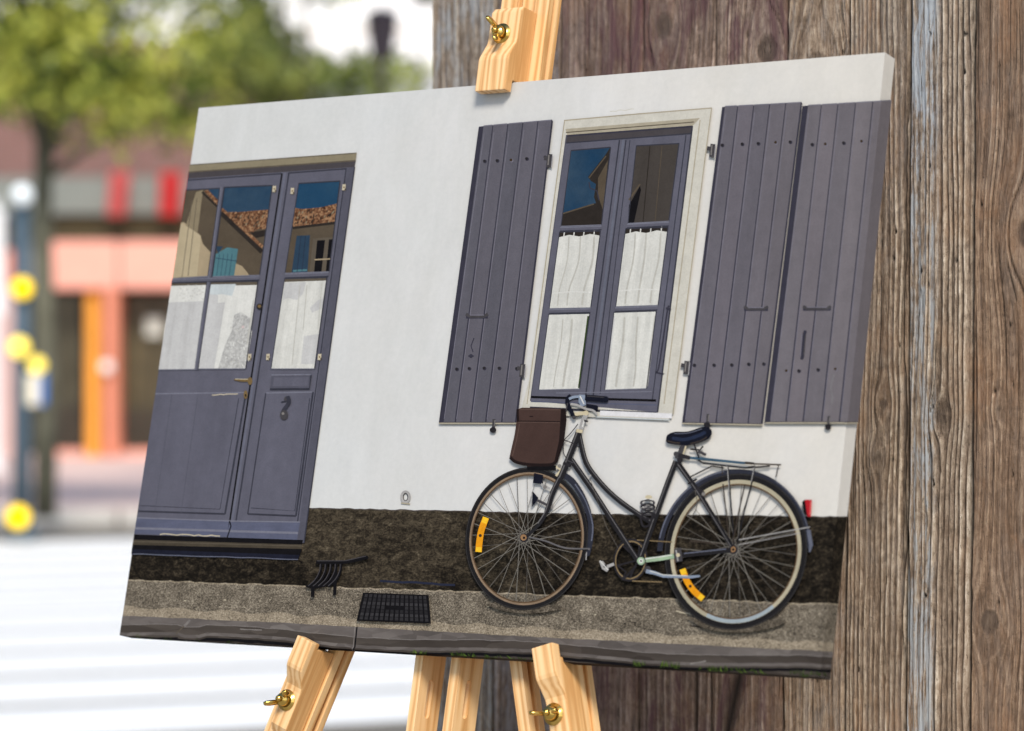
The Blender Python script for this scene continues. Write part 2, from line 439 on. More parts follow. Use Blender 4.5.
WP1, WP2 = Vector((-.1035, 3.74)), Vector((.519, 3.04))
WD = WP2 - WP1; WLEN = WD.length; WANG = math.atan2(WD.y, WD.x)
def wall_s(px):
    k = (px - CX) / FPX
    return (k * WP1.y - WP1.x) / (WD.x - k * WD.y) * WLEN
def wall_z(px, py):
    s = wall_s(px) / WLEN
    return EYE - (py - CY) / FPX * (WP1.y + WD.y * s)
TILT = math.radians(.55)
wall = empty('wooden_wall', 'wall of weathered brown boards standing behind the easel', 'wall',
             Matrix.Translation((WP1.x - EYE * math.tan(TILT) * math.cos(WANG), WP1.y - EYE * math.tan(TILT) * math.sin(WANG), 0))
             @ Matrix.Rotation(WANG, 4, 'Z') @ Matrix.Rotation(TILT, 4, 'Y'))

zs = np.concatenate([np.arange(0, .80, .05), np.arange(.80, 1.78, .0036), np.arange(1.78, 2.6, .05), [2.6]])
def plank(i, px0, px1, tint, paint, knots, period, ringamp, cracks=(), holes=(), prange=(-1, 2), rrange=(-1, 2), fine=1.0, single=False, stain=0.0):
    s0, s1 = wall_s(px0) + .0008, wall_s(px1) - .0008; w = s1 - s0
    vn = VN(100 + i)
    nx = max(12, int(w / .00085)); xs = np.linspace(0, w, nx)
    X, Z = np.meshgrid(xs, zs)
    psi = X + .010 * (vn.fbm(np.full_like(X, 3.3), Z / .5, 2) - .5) * 2 + .0030 * (vn.fbm(X / .02, Z / .12, 3) - .5) * 2
    kn = np.zeros_like(X)
    base = psi.copy()
    for (kx, kz, r) in knots:
        kx = kx * w
        d2 = (X - kx) ** 2 + ((Z - kz) / 1.7) ** 2
        infl = r * 1.5
        psi = psi - (base - kx) * np.minimum(infl ** 2 / np.maximum(d2, infl ** 2 * .25), 1.0) * np.exp(-d2 / (r * 7) ** 2)
        d = np.sqrt((X - kx) ** 2 + ((Z - kz) / 1.1) ** 2) + .002 * (vn.fbm(X / .008, Z / .008, 2) - .5)
        m = np.clip((r - d) / (r * .25), 0, 1); kn = np.maximum(kn, m)
        psi = psi * (1 - m) + m * (d * .6 + kx)
    ph = psi / period + 3.0 * (vn.fbm(psi / .035, np.full_like(psi, 7.7), 3) - .5)
    ring = .62 * (.5 + .5 * np.cos(2 * np.pi * ph)) ** 1.8 + .38 * (.5 + .5 * np.cos(2 * np.pi * (ph * 2.37 + 2.2 * vn.fbm(psi / .012 + 4, Z / .4, 3)))) ** 2
    if single: ring = (.5 + .5 * np.cos(2 * np.pi * ph)) ** 1.6
    amp = .1 + 1.5 * vn.fbm(psi / .013, Z / .45, 3)
    ring = ring * np.clip(amp, 0, 1.1)
    fib = vn.fbm(psi / .0011, Z / .045, 3); fib2 = vn.fbm(psi / .005 + 9, Z / .3, 3)
    fib = np.clip((.5 * fib + .5 * fib2 - .5) * 1.9 + .5, 0, 1)
    rm = .3 + .7 * np.clip((X / w - rrange[0]) / .15, 0, 1) * np.clip((rrange[1] - X / w) / .15, 0, 1)
    h = ringamp * rm * (ring - .5) + .0013 * (fib - .5) + .0006 * (vn.fbm(X / .002, Z / .006, 2) - .5) + .0012 * (vn.fbm(X / .05, Z / .25, 3) - .5)
    ck = np.zeros_like(X); rc = np.random.default_rng(500 + i)
    pt = np.clip((X / w - prange[0]) / .12, 0, 1) * np.clip((prange[1] - X / w) / .12, 0, 1)
    for (cx, z0, z1, wd) in cracks:
        t = np.clip((Z - z0) / (z1 - z0), 0, 1); env = np.sin(np.pi * t) ** .5 * ((Z > z0) & (Z < z1))
        xc = cx * w + (.5 - t) * -2.2 * max(0, wd - .004) + .004 * (vn.fbm(np.full_like(Z, 1.5 + cx * 9), Z / .08, 3) - .5) * 2
        ck = np.maximum(ck, np.clip(1 - np.abs(X - xc) / np.maximum(wd * env, 1e-5), 0, 1) * (env > .02))
    for q in range(int(w * 260)):                                   # hairline splits that follow the grain
        p0 = rc.uniform(0, w); z0 = rc.uniform(.85, 1.7); L = rc.uniform(.012, .09); wd = rc.uniform(.0005, .0013)
        env = np.clip(1 - np.abs(Z - z0) / L, 0, 1)
        ck = np.maximum(ck, np.clip(1.25 - np.abs(psi - p0) / np.maximum(wd * env ** .5, 1e-6), 0, 1) * (env > .02) * rc.uniform(.45, 1))
    for (hx, hz, r) in holes:
        d = np.sqrt((X - hx * w) ** 2 + ((Z - hz) / 1.25) ** 2); ck = np.maximum(ck, np.clip((r - d) / (r * .4), 0, 1))
    h = h - .0035 * ck
    e = np.minimum(X, w - X) + .0016 * (vn.fbm(X * 0 + 2.2 + (X > w / 2) * 40, Z / .03, 3) - .5)
    h = h - .007 * np.clip(1 - e / .0032, 0, 1) ** 1.5; ck = np.maximum(ck, np.clip(1 - e / .0016, 0, 1) * .75)
    h[:, 0] = -.026; h[:, -1] = -.026
    V = np.stack([X + s0, -h, Z], -1).reshape(-1, 3)
    nz = len(zs); idx = np.arange(nz * nx).reshape(nz, nx)
    F = np.stack([idx[:-1, :-1], idx[:-1, 1:], idx[1:, 1:], idx[1:, :-1]], -1).reshape(-1, 4)
    me = bpy.data.meshes.new('plank')
    me.vertices.add(len(V)); me.vertices.foreach_set('co', V.astype(np.float32).ravel())
    me.loops.add(F.size); me.loops.foreach_set('vertex_index', F.astype(np.int32).ravel())
    me.polygons.add(len(F)); me.polygons.foreach_set('loop_start', (np.arange(len(F)) * 4).astype(np.int32))
    me.polygons.foreach_set('use_smooth', np.ones(len(F), bool)); me.update(calc_edges=True); me.validate()
    for nm, a in (('grain', ring), ('fibre', fib), ('knot', kn), ('crack', ck), ('paint', pt), ('fine_amount', np.full_like(X, fine)), ('stain', np.full_like(X, stain))):
        me.attributes.new(nm, 'FLOAT', 'POINT').data.foreach_set('value', np.clip(a, 0, 1).astype(np.float32).ravel())
    me.materials.append(M_wall)
    o = link(bpy.data.objects.new('plank', me), wall); o.color = (*[x * 1.36 for x in tint], paint)
    return o
R_ = random.Random(5)
def rnd_holes(n): return [(R_.uniform(.08, .92), R_.uniform(.95, 1.68), R_.uniform(.0009, .0025)) for _ in range(n)]
zz = wall_z
PL = [  # edges in the picture, tint, paint left, knots, ring spacing (m), ridge height (m), cracks, holes
    (429, 494, (1.0, 1.0, .98), .55, [(.3, 1.05, .012)], .012, .0016, [(.6, 1.3, 1.75, .0015)]),
    (494, 558, (.82, .78, .80), .35, [(.55, 1.42, .012)], .010, .0012, []),
    (558, 640, (.78, .69, .69), .08, [(.6, 1.20, .014)], .011, .0012, [(.86, 1.45, 1.8, .002)]),
    (640, 712, (.82, .73, .72), .08, [(.3, 1.7, .015)], .012, .0010, [(.8, zz(700, 760), zz(700, 640), .004)]),
    (712, 784, (.84, .75, .72), .08, [(.75, 1.66, .016)], .012, .0012, [(.30, zz(730, 745), zz(730, 655), .017)]),
    (784, 846, (1.08, 1.0, .90), .2, [(.5, 1.63, .02)], .009, .0014, []),
    (846, 907, (.92, .87, .80), .12, [(.62, zz(878, 397), .006), (.55, zz(880, 450), .0065)], .0075, .0013, [(.97, .9, 1.7, .0015)]),
    (907, 971, (1.06, 1.05, 1.02), .85, [(.55, zz(942, 410), .007)], .0085, .0044, [(.04, .95, 1.2, .002)]),
    (971, 1052, (.98, .84, .72), .10, [(.25, zz(990, 613), .0135), (.72, zz(1030, 225), .017), (.36, zz(1003, 400), .004)], .010, .0010, [(.012, .9, 1.3, .002)]),
    (1052, 1130, (.95, .88, .80), .3, [(.5, 1.5, .014)], .010, .0014, []),
    (1130, 1210, (.86, .76, .70), .2, [(.4, 1.2, .016)], .010, .0014, []),
    (1210, 1300, (.98, .92, .85), .5, [(.6, 1.35, .012)], .010, .0018, []),
]
for i, (a, b, tint, paint, kn, per, ra, cr) in enumerate(PL):
    plank(i, a, b, tint, paint, kn, per, ra, cr, rnd_holes(9 if a < 840 else 22), (-1, .5) if a == 907 else (-1, 2), (.36, 2) if a == 907 else (-1, 2), {429: .7, 494: .6, 558: .45, 640: .42, 712: .45, 784: .6, 846: .66, 907: .66, 971: .42}.get(a, .7), a in (907, 846), 1.0 if 550 < a < 780 else 0.0)
M_rail = plain('rough_rail', (.16, .11, .08), .2, 30)
for z in (.35, 2.2):
    bm = bmesh.new(); bm_box(bm, .005, wall_s(1299), .0265, .066, z, z + .09, .003); obj('rail', bm, M_rail, wall)

# ------------------------------------------------------------------ where the stretched canvas stands (its four front corners in the picture)
def hom(src, dst):
    A = []
    for (x, y), (u, v) in zip(src, dst):
        A.append([x, y, 1, 0, 0, 0, -u * x, -u * y, -u]); A.append([0, 0, 0, x, y, 1, -v * x, -v * y, -v])
    return np.linalg.svd(np.array(A, float))[2][-1].reshape(3, 3)
_c = [(199, 108), (885, 52.5), (820, 676.5), (120, 635)]
_H = hom([(0, 0), (1, 0), (1, 1), (0, 1)], [(x - CX, y - CY) for x, y in _c]); _H /= _H[2, 2]
_G = np.diag([1 / FPX, 1 / FPX, 1]) @ _H
CW = .90; _s = CW / np.linalg.norm(_G[:, 0]); _G *= _s
CH = float(np.linalg.norm(_G[:, 1])); CT = .0205
to_w = lambda c: Vector((c[0], c[2], -c[1]))
AX = to_w(_G[:, 0]).normalized(); UP = (-to_w(_G[:, 1])); UP = (UP - AX * UP.dot(AX)).normalized(); NN = AX.cross(UP)
TLw = to_w(_G[:, 2]) + Vector((0, 0, EYE))
ORG = TLw + AX * CW / 2 - UP * CH
CM = Matrix((( AX.x, UP.x, NN.x, ORG.x), (AX.y, UP.y, NN.y, ORG.y), (AX.z, UP.z, NN.z, ORG.z), (0, 0, 0, 1)))
CMI = CM.inverted(); EYE_L = CMI @ Vector((0, 0, EYE))
def ray_l(px, py):
    return (CMI.to_3x3() @ Vector(((px - CX) / FPX, 1, -(py - CY) / FPX)))
def loc(px, py, w=0.0):
    """pixel -> point on the plane parallel to the canvas, w in front of its face (canvas frame)"""
    d = ray_l(px, py); t = (w - EYE_L.z) / d.z; return EYE_L + d * t

# ------------------------------------------------------------------ easel
def pine_mat(name, dark=1.0, seed=0):
    k = NT(name); oi = k.n('ShaderNodeObjectInfo')
    tc = k.n('ShaderNodeTexCoord'); mp = k.n('ShaderNodeMapping'); mp.inputs['Scale'].default_value = (1, .05, 1)
    cb = k.n('ShaderNodeCombineXYZ'); k.l(k.math('MULTIPLY', oi.outputs['Random'], 3.0), cb.inputs[0]); k.l(cb.outputs[0], mp.inputs['Location'])
    k.l(tc.outputs['Object'], mp.inputs[0]); v = mp.outputs[0]
    w = k.n('ShaderNodeTexWave'); w.wave_type = 'RINGS'; w.rings_direction = 'Y'; k.l(v, w.inputs['Vector'])
    w.inputs['Scale'].default_value = 38; w.inputs['Distortion'].default_value = 5; w.inputs['Detail'].default_value = 2; w.inputs['Detail Scale'].default_value = 2.5
    fine = k.noise(v, 500, 3, .7); big = k.noise(v, 30, 3)
    f = k.math('ADD', k.math('MULTIPLY', w.outputs['Fac'], .55), k.math('ADD', k.math('MULTIPLY', fine, .25), k.math('MULTIPLY', big, .3)))
    d = dark
    c = k.ramp(f, [(.25, (.80 * d, .525 * d, .26 * d)), (.60, (.72 * d, .425 * d, .18 * d)), (.92, (.50 * d, .235 * d, .07 * d))])
    k.bump(fine, .08, .0006)
    return k.done(c, .42, 0, .45)
M_pine = pine_mat('varnished_pine')
def brass_mat():
    k = NT('polished_brass'); v = k.coords(); f = k.noise(v, 120, 3)
    return k.done(k.ramp(f, [(.3, (.55, .34, .07)), (.7, (.72, .49, .14))]), .2, 1, .5)
M_brass = brass_mat()

base_pt = Vector((ORG.x, ORG.y + .12, 0))
easel = empty('easel', 'varnished pine tripod easel with brass wing nuts holding the canvas', 'easel', Matrix.Translation(base_pt))
def in_canvas(o, m=Matrix()):
    o.parent = easel; o.matrix_world = CM @ m; return o
bpy.context.view_layer.update()
def piece(name, bm, m, mat=None, smooth=False):
    return in_canvas(obj(name, bm, mat or M_pine, None, smooth), m)
def frame2(p, q):
    """frame with Y from p to q inside the canvas plane, Z out of the canvas"""
    p, q = Vector(p), Vector(q); y = (q - p).normalized(); z = Vector((0, 0, 1)); z = (z - y * z.dot(y)).normalized(); x = y.cross(z)
    return Matrix(((x.x, y.x, z.x, p.x), (x.y, y.y, z.y, p.y), (x.z, y.z, z.z, p.z), (0, 0, 0, 1))), (q - p).length
def ground_y(x, z):
    """canvas-frame y where the ground lies"""
    o = CM @ Vector((x, 0, z)); return -o.z / UP.z
def rail(name, x0, x1, y0, y1, z0, z1, m=Matrix(), slot=None, groove=None, bev=.0012):
    bm = bmesh.new()
    if slot is None and groove is None:
        bm_box(bm, x0, x1, y0, y1, z0, z1, bev)
    elif groove is not None:      # U-section: groove along the right side
        g0, g1, gd = groove
        pr = [(x0, z0), (x1, z0), (x1, g0), (x1 - gd, g0), (x1 - gd, g1), (x1, g1), (x1, z1), (x0, z1)]
        A = [bm.verts.new((a, y0, b)) for a, b in pr]; B2 = [bm.verts.new((a, y1, b)) for a, b in pr]
        n = len(pr)
        for i in range(n): bm.faces.new((A[i], A[(i + 1) % n], B2[(i + 1) % n], B2[i]))
        bm.faces.new(A[::-1]); bm.faces.new(B2); bmesh.ops.recalc_face_normals(bm, faces=bm.faces[:])
    else:                         # board with a routed slot through its side
        s0, s1, sz, sw = slot; zc = sz
        ys = [y0, s0, s1, y1]; zc0, zc1 = zc - sw / 2, zc + sw / 2
        bm_box(bm, x0, x1, y0, s0 - sw / 2, z0, z1); bm_box(bm, x0, x1, s1 + sw / 2, y1, z0, z1)
        # the two cheeks with rounded slot ends
        n = 8; outl = []
        for sgn, zlim in ((1, z1), (-1, z0)):
            ring = [(s0 - sw / 2, zc)] + [(s0 - sw / 2 * math.cos(t), zc + sgn * sw / 2 * math.sin(t)) for t in [math.pi / 2 * i / n for i in range(1, n + 1)]]
            ring += [(s1 + sw / 2 * math.sin(t), zc + sgn * sw / 2 * math.cos(t)) for t in [math.pi / 2 * i / n for i in range(0, n)]] + [(s1 + sw / 2, zc)]
            ring += [(s1 + sw / 2, zlim), (s0 - sw / 2, zlim)]
            A = [bm.verts.new((x0, a, b)) for a, b in ring]; B2 = [bm.verts.new((x1, a, b)) for a, b in ring]; m_ = len(ring)
            for i in range(m_): bm.faces.new((A[i], A[(i + 1) % m_], B2[(i + 1) % m_], B2[i]))
            bm.faces.new(A); bm.faces.new(B2)
        bmesh.ops.recalc_face_normals(bm, faces=bm.faces[:])
    return piece(name, bm, m)

ZB = -CT - .004                   # just behind the canvas
# central mast: two slotted boards set on edge, standing just behind the canvas
for (pxl, pxr, pxe) in ((415.5, 422, 445), (451.5, 460, 483)):
    a = loc(pxl, 658, ZB).x; b = loc(pxr, 658, ZB).x + .0015
    zb = ZB - .040
    s_t, s_b = loc(pxl + 12, 684, ZB - .015).y, loc(pxl + 10, 714, ZB - .015).y
    gy = ground_y(a, zb) + .004
    rail('mast_board', a, b, gy, CH - .06, zb, ZB, slot=(s_b, s_t, ZB - .019, .0092))
# upper mast (slides in the lower one): two grooved rails rising above the canvas
for (pxl, pxr) in ((496.5, 508), (530.5, 544)):
    a = loc(pxl, 40, ZB).x; b = loc(pxr, 40, ZB).x
    rail('mast_rail', a, b, CH - .30, CH + .235, ZB - .023, ZB - .0005, groove=(ZB - .0165, ZB - .0085, .007))
a0, a1 = loc(496.5, 40, ZB).x, loc(544, 40, ZB).x
bm = bmesh.new(); bm_box(bm, a0 - .012, a1 + .012, CH + .236, CH + .275, ZB - .026, ZB + .004, .004); piece('mast_cap', bm, Matrix())
bm = bmesh.new(); bm_box(bm, a0 + .0175, a1 - .019, CH - .29, CH + .12, ZB - .0215, ZB - .015, .001); piece('mast_slide', bm, Matrix())
# splayed front legs, two rails each
def leg(pt, pb, pitch, wd, dep):
    m, L = frame2(pb, pt)
    y_foot = None
    # run down to the ground
    lo, hi = -3.0, 0.0
    for _ in range(50):
        mid = (lo + hi) / 2
        if (CM @ m @ Vector((-pitch / 2, mid, -dep))).z > .006: hi = mid
        else: lo = mid
    up = L + (CH - .09 - pt.y) / max(.2, (pt - pb).normalized().y)
    for x in (0, -pitch):
        rail('leg_rail', x - wd, x, hi, up, -dep, 0, m, groove=(-dep * .68, -dep * .36, .006))
    bm = bmesh.new(); bm_box(bm, -pitch + .0006, -wd - .0006, .12, .17, -dep * .8, -dep * .2, .001); piece('spacer_block', bm, m)
    bm = bmesh.new(); bm_box(bm, -pitch + .0006, -wd - .0006, hi + .03, hi + .09, -dep * .8, -dep * .2, .001); piece('spacer_block', bm, m)
    return m, L
ZL = ZB - .001
mL, LL = leg(loc(338, 653, ZL), loc(306, 731, ZL), .040, .014, .026)
mR, LR = leg(loc(577, 666, ZL), loc(586, 731, ZL), .066, .014, .028)
# rear leg, hinged to the mast top and standing straight behind it as the camera sees it
hinge = CM @ Vector(((a0 + a1) / 2, CH + .20, ZB - .045)); foot = Vector((-.155, 3.66, .0))
d = (foot - hinge); y = d.normalized(); x = Vector((1, 0, 0)); x = (x - y * x.dot(y)).normalized(); z = x.cross(y)
mB = Matrix(((x.x, y.x, z.x, hinge.x), (x.y, y.y, z.y, hinge.y), (x.z, y.z, z.z, hinge.z), (0, 0, 0, 1)))
bm = bmesh.new(); bm_box(bm, -.010, .010, 0, d.length - .005, -.012, .012, .002)
o = obj('rear_leg', bm, M_pine, None); o.parent = easel; o.matrix_world = mB

def clamp(name, m, width, prof):
    """block cut from a side profile (y along, z out of the canvas), x from -width/2"""
    bm = bmesh.new(); n = len(prof)
    A = [bm.verts.new((-width / 2, a, b)) for a, b in prof]; B2 = [bm.verts.new((width / 2, a, b)) for a, b in prof]
    for i in range(n): bm.faces.new((A[i], A[(i + 1) % n], B2[(i + 1) % n], B2[i]))
    bm.faces.new(A); bm.faces.new(B2); bmesh.ops.recalc_face_normals(bm, faces=bm.faces[:])
    es = [e for e in bm.edges if len(e.link_faces) == 2 and e.calc_face_angle() > .6]
    bmesh.ops.bevel(bm, geom=es, offset=.0016, segments=2, affect='EDGES', profile=.7)
    return piece(name, bm, m)
def wing_nut(m, turn, parent_piece):
    bm = bmesh.new()
    bm_cyl(bm, (0, 0, 0), (0, 0, .0014), .0092, .0092, 28)              # washer
    bm_cyl(bm, (0, 0, .0014), (0, 0, .0085), .0066, .0050, 24)          # hub
    bm_cyl(bm, (0, 0, .0085), (0, 0, .0130), .0026, .0024, 16)          # bolt end
    for s in (-1, 1):
        vs = []
        prof = [(.0035, .002), (.0075, .0035), (.0120, .0100), (.0132, .0150), (.0118, .0180), (.0088, .0172), (.0058, .0125), (.0035, .0082)]
        th = .0014
        A = [bm.verts.new((s * a, -th, b)) for a, b in prof]; B2 = [bm.verts.new((s * a, th, b)) for a, b in prof]; n = len(prof)
        for i in range(n): bm.faces.new((A[i], A[(i + 1) % n], B2[(i + 1) % n], B2[i]))
        bm.faces.new(A); bm.faces.new(B2)
    bmesh.ops.recalc_face_normals(bm, faces=bm.faces[:])
    es = [e for e in bm.edges if len(e.link_faces) == 2 and e.calc_face_angle() > .9]
    bmesh.ops.bevel(bm, geom=es, offset=.0005, segments=2, affect='EDGES')
    o = obj('wing_nut', bm, M_brass, None, True); o.parent = parent_piece
    o.matrix_parent_inverse = Matrix(); o.matrix_world = CM @ m @ Matrix.Rotation(turn, 4, 'Z') @ Matrix.Scale(1.25, 4)
    return o
def arc(p0, p1, bulge, n=6):
    return [(p0[0] + (p1[0] - p0[0]) * t, p0[1] + (p1[1] - p0[1]) * t + bulge * math.sin(math.pi * t)) for t in [i / n for i in range(n + 1)]]
ease = lambda y0, z0, y1, z1, n=7: [(y0 + (y1 - y0) * i / n, z0 + (z1 - z0) * smooth(i / n)) for i in range(n + 1)]
# top clamp
xl, xr = loc(474, 95, .017).x, loc(503.5, 94.5, .017).x
prof = [(-.0125, .0042), (-.0125, .0165)] + [(.022, .0170), (.026, .0160), (.044, .0060), (.049, .0050)] + [(.080, .0045), (.0855, .0005), (.0865, -.0235), (.0012, -.0235), (.0012, .0042)]
mT = Matrix.Translation(((xl + xr) / 2, CH, 0))
bpy.context.view_layer.update()
cT = clamp('clamp_block', mT, xr - xl, prof); bpy.context.view_layer.update()
w = loc(500.5, 33, .0075); wing_nut(Matrix.Translation((w.x, w.y, .0050)), math.radians(118), cT)
# bottom clamps, riding on the legs
def bottom_clamp(m, tip_px, width, wing_px, turn, front_x):
    mi = m.inverted()
    tip = mi @ loc(*tip_px, .017); y1 = tip.y                     # upper end of the lip
    zc = -m.translation.z
    y_edge = (mi @ Vector((tip.x * 0 + (m @ Vector((front_x, y1, 0))).x, 0, 0))).y - .0008
    f = lambda y, z: (y, z + zc)
    prof = [f(y1, .0042), f(y1, .0170)] + [f(y1 - .030, .0165), f(y1 - .034, .0155), f(y1 - .052, .0045), f(y1 - .057, .0035)] + [f(y1 - .098, .0030), f(y1 - .106, -.0020), f(y1 - .107, -CT - .004), f(y_edge, -CT - .004), f(y_edge, .0042)]
    mm = m @ Matrix.Translation((front_x, 0, 0))
    c = clamp('clamp_block', mm, width, prof); bpy.context.view_layer.update()
    wl = mi @ loc(*wing_px, .0045)
    wing_nut(m @ Matrix.Translation((wl.x, wl.y, zc + .0032)), turn, c)
def mid_x(m, pa, pb):
    mi = m.inverted(); return ((mi @ loc(*pa, .017)).x + (mi @ loc(*pb, .017)).x) / 2, abs((mi @ loc(*pa, .017)).x - (mi @ loc(*pb, .017)).x)
xm, wm = mid_x(mL, (297.5, 635), (312, 644)); bottom_clamp(mL, (307.5, 640), wm, (286, 700), math.radians(48), xm)
xm, wm = mid_x(mR, (531, 647), (552, 643)); bottom_clamp(mR, (544, 644.5), wm, (553, 714), math.radians(-8), xm)

# ------------------------------------------------------------------ the stretched canvas and its printed photograph (flat inks on the cloth)
canvas = empty('canvas_print', 'stretched canvas printed with a bicycle outside a white house, on the easel', 'canvas print', CM)
XL, XR = -CW / 2, CW / 2
k = NT('canvas_cloth'); v = k.coords(); M_cloth = k.done(k.ramp(k.noise(v, 900, 2), [(.3, (.45, .44, .43)), (.7, (.52, .51, .50))]), .85, 0, .2)
bm = bmesh.new(); bm_box(bm, XL, XR, 0, CH, -CT, 0, 0); obj('cloth', bm, M_cloth, canvas)
M_bar = plain('stretcher_pine', (.55, .40, .24), .1, 40)
for nm, b in (('stretcher_bar', (XL + .004, XR - .004, .004, .04)), ('stretcher_bar', (XL + .004, XR - .004, CH - .04, CH - .004))):
    bm = bmesh.new(); bm_box(bm, *b, -CT - .0025, -CT - .0004); obj(nm, bm, M_bar, canvas)

def grainy(k, c, amt=1.0):
    v = k.coords(); a = k.noise(v, 620, 2, .8); b = k.noise(v, 75, 5, .7)
    f = k.math('ADD', k.math('MULTIPLY', a, .55), k.math('MULTIPLY', b, .45))
    return k.mix(1.0, c, k.ramp(f, [(.28, (1 - .17 * amt,) * 3), (.72, (1 + .15 * amt,) * 3)]), 'MULTIPLY')
def ink(name, rgb, var=.05, scale=90, stretch=(1, 1, 1), rgb2=None, detail=4, lo=.3, hi=.7, rough=.62):
    k = NT('ink_' + name); v = k.coords(stretch); f = k.noise(v, scale, detail, .65)
    c = [x * INK for x in lin_ink(rgb)]
    if rgb2: c2 = [x * INK for x in lin_ink(rgb2)]; a, b = c, c2
    else: a = [x * (1 - var) for x in c]; b = [min(1, x * (1 + var)) for x in c]
    return k.done(grainy(k, k.ramp(f, [(lo, tuple(a)), (hi, tuple(b))])), .8, 0, .03)

def ink_plaster():
    k = NT('ink_plaster'); v = k.coords()
    sp = k.n('ShaderNodeSeparateXYZ'); k.l(v, sp.inputs[0])
    big = k.noise(v, 7, 4); fine = k.noise(v, 170, 5, .7); brush = k.noise(k.coords((1, .35, 1)), 60, 4)
    I = lambda c: tuple(x * INK for x in lin_ink(c))
    t = k.math('ADD', k.math('MULTIPLY', sp.outputs[0], .9), k.math('MULTIPLY', big, .55))
    c = k.ramp(t, [(.05, I((217, 219, 220))), (.35, I((222, 222, 222))), (.62, I((227, 224, 219)))])
    f = k.math('ADD', k.math('MULTIPLY', fine, .55), k.math('MULTIPLY', brush, .45))
    c = k.mix(1.0, c, k.ramp(k.noise(k.coords((1, .6, 1)), 9, 6, .7, .8), [(.32, (.95, .948, .94)), (.66, (1.025, 1.025, 1.03))]), 'MULTIPLY')
    c = k.mix(1.0, c, k.ramp(f, [(.3, (.925, .925, .93)), (.68, (1.03, 1.03, 1.03))]), 'MULTIPLY')
    return k.done(c, .8, 0, .03)

def ink_speckle(name, cols, scale, stretch=(1, 1, 1), scale2=30, w=.5):
    k = NT('ink_' + name); v = k.coords(stretch)
    a = k.noise(v, scale, 3, .7); b = k.noise(v, scale2, 5, .65)
    vo = k.n('ShaderNodeTexVoronoi'); k.l(v, vo.inputs['Vector']); vo.inputs['Scale'].default_value = scale * 1.1
    cv = k.n('ShaderNodeSeparateColor'); k.l(vo.outputs['Color'], cv.inputs[0])
    f = k.math('ADD', k.math('MULTIPLY', k.math('ADD', k.math('MULTIPLY', a, .5), k.math('MULTIPLY', cv.outputs[0], .5)), 1 - w), k.math('MULTIPLY', b, w))
    return k.done(k.ramp(f, [(p, tuple(x * INK for x in lin_ink(c))) for p, c in cols]), .8, 0, .03)

I_plaster = ink_plaster()
def ink_plinth(name, bias):
    k = NT('ink_' + name); v = k.coords((.6, 1, 1)); I = lambda c: tuple(x * INK for x in lin_ink(c))
    a = k.noise(v, 560, 3, .75); b = k.noise(v, 130, 5, .7, .8); d = k.noise(v, 22, 4, .6)
    sp = k.n('ShaderNodeSeparateXYZ'); k.l(k.coords(), sp.inputs[0])
    f = k.math('ADD', k.math('MULTIPLY', a, .45), k.math('MULTIPLY', b, .55))
    c1 = k.ramp(f, [(.32, I((17, 15, 12))), (.46, I((52, 46, 38))), (.58, I((88, 79, 65))), (.70, I((132, 123, 105)))])
    c2 = k.ramp(f, [(.36, I((10, 9, 8))), (.50, I((33, 29, 24))), (.62, I((70, 62, 51))), (.74, I((112, 105, 92)))])
    g = k.math('ADD', k.math('MULTIPLY', sp.outputs[0], 1.1), k.math('ADD', k.math('MULTIPLY', d, 1.6), bias))
    g = k.math('SUBTRACT', g, k.math('MULTIPLY', sp.outputs[1], 2.2))
    return k.done(k.mix(k.ramp(g, [(.42, (0, 0, 0)), (.78, (1, 1, 1))]), c1, c2), .8, 0, .03)
I_plinth = ink_plinth('plinth', .02)
I_plinthd = ink_plinth('plinth_dark', 1.2)
I_gravel = ink_speckle('gravel', [(.28, (48, 43, 38)), (.42, (92, 85, 75)), (.56, (124, 115, 103)), (.72, (176, 166, 149))], 1050, (.8, 1, 1), 60, .38)
I_gravel_l = ink_speckle('gravel_light', [(.28, (88, 80, 70)), (.42, (130, 119, 104)), (.56, (158, 146, 128)), (.72, (192, 180, 161))], 1050, (.8, 1, 1), 60, .38)
I_kerb_t = ink_speckle('kerb_top', [(.3, (80, 75, 73)), (.5, (102, 96, 94)), (.72, (126, 120, 117))], 130, (.3, 1, 1), 14, .6)
I_kerb_d = ink_speckle('kerb_dark', [(.3, (56, 50, 47)), (.5, (73, 67, 63)), (.72, (94, 87, 82))], 90, (.18, 1, 1), 12, .6)
I_kerb_l = ink('kerb_light', (124, 119, 117), .2, 120)
I_door = ink('door', (97, 97, 111), .10, 26, (1, .25, 1)); I_doord = ink('door_dark', (58, 59, 70), .1); I_doorl = ink('door_light', (120, 121, 136), .08)
I_doorb = ink('door_blue', (92, 96, 118), .2, 40, (.3, 1, 1)); I_doorm = ink('door_mid', (87, 87, 100), .06)
I_doors = ink('door_shade', (74, 70, 74), .06); I_tan = ink('lintel', (140, 131, 110), .08, 40, (.3, 1, 1)); I_tand = ink('lintel_shade', (94, 86, 76), .08)
I_sh = [ink('shutter_' + str(i), c, .10, 34, (1, .16, 1), None, 6) for i, c in enumerate(((95, 94, 104), (98, 96, 106), (93, 92, 102), (99, 97, 107), (96, 94, 104)))]
I_shr = [ink('shutter_warm_' + str(i), c, .10, 34, (1, .16, 1), None, 6) for i, c in enumerate(((112, 108, 115), (115, 110, 117), (110, 106, 113), (117, 112, 118), (114, 109, 115)))]
I_shd = ink('shutter_dark', (58, 57, 70), .1); I_shl = ink('shutter_light', (120, 118, 132), .06); I_black = ink('black', (22, 21, 24), .2)
I_nail = ink('nail', (44, 42, 46), .2); I_rust = ink('rust_nail', (64, 52, 40), .2); I_iron = ink('iron', (72, 70, 74), .15); I_ironl = ink('iron_light', (130, 126, 124), .1)
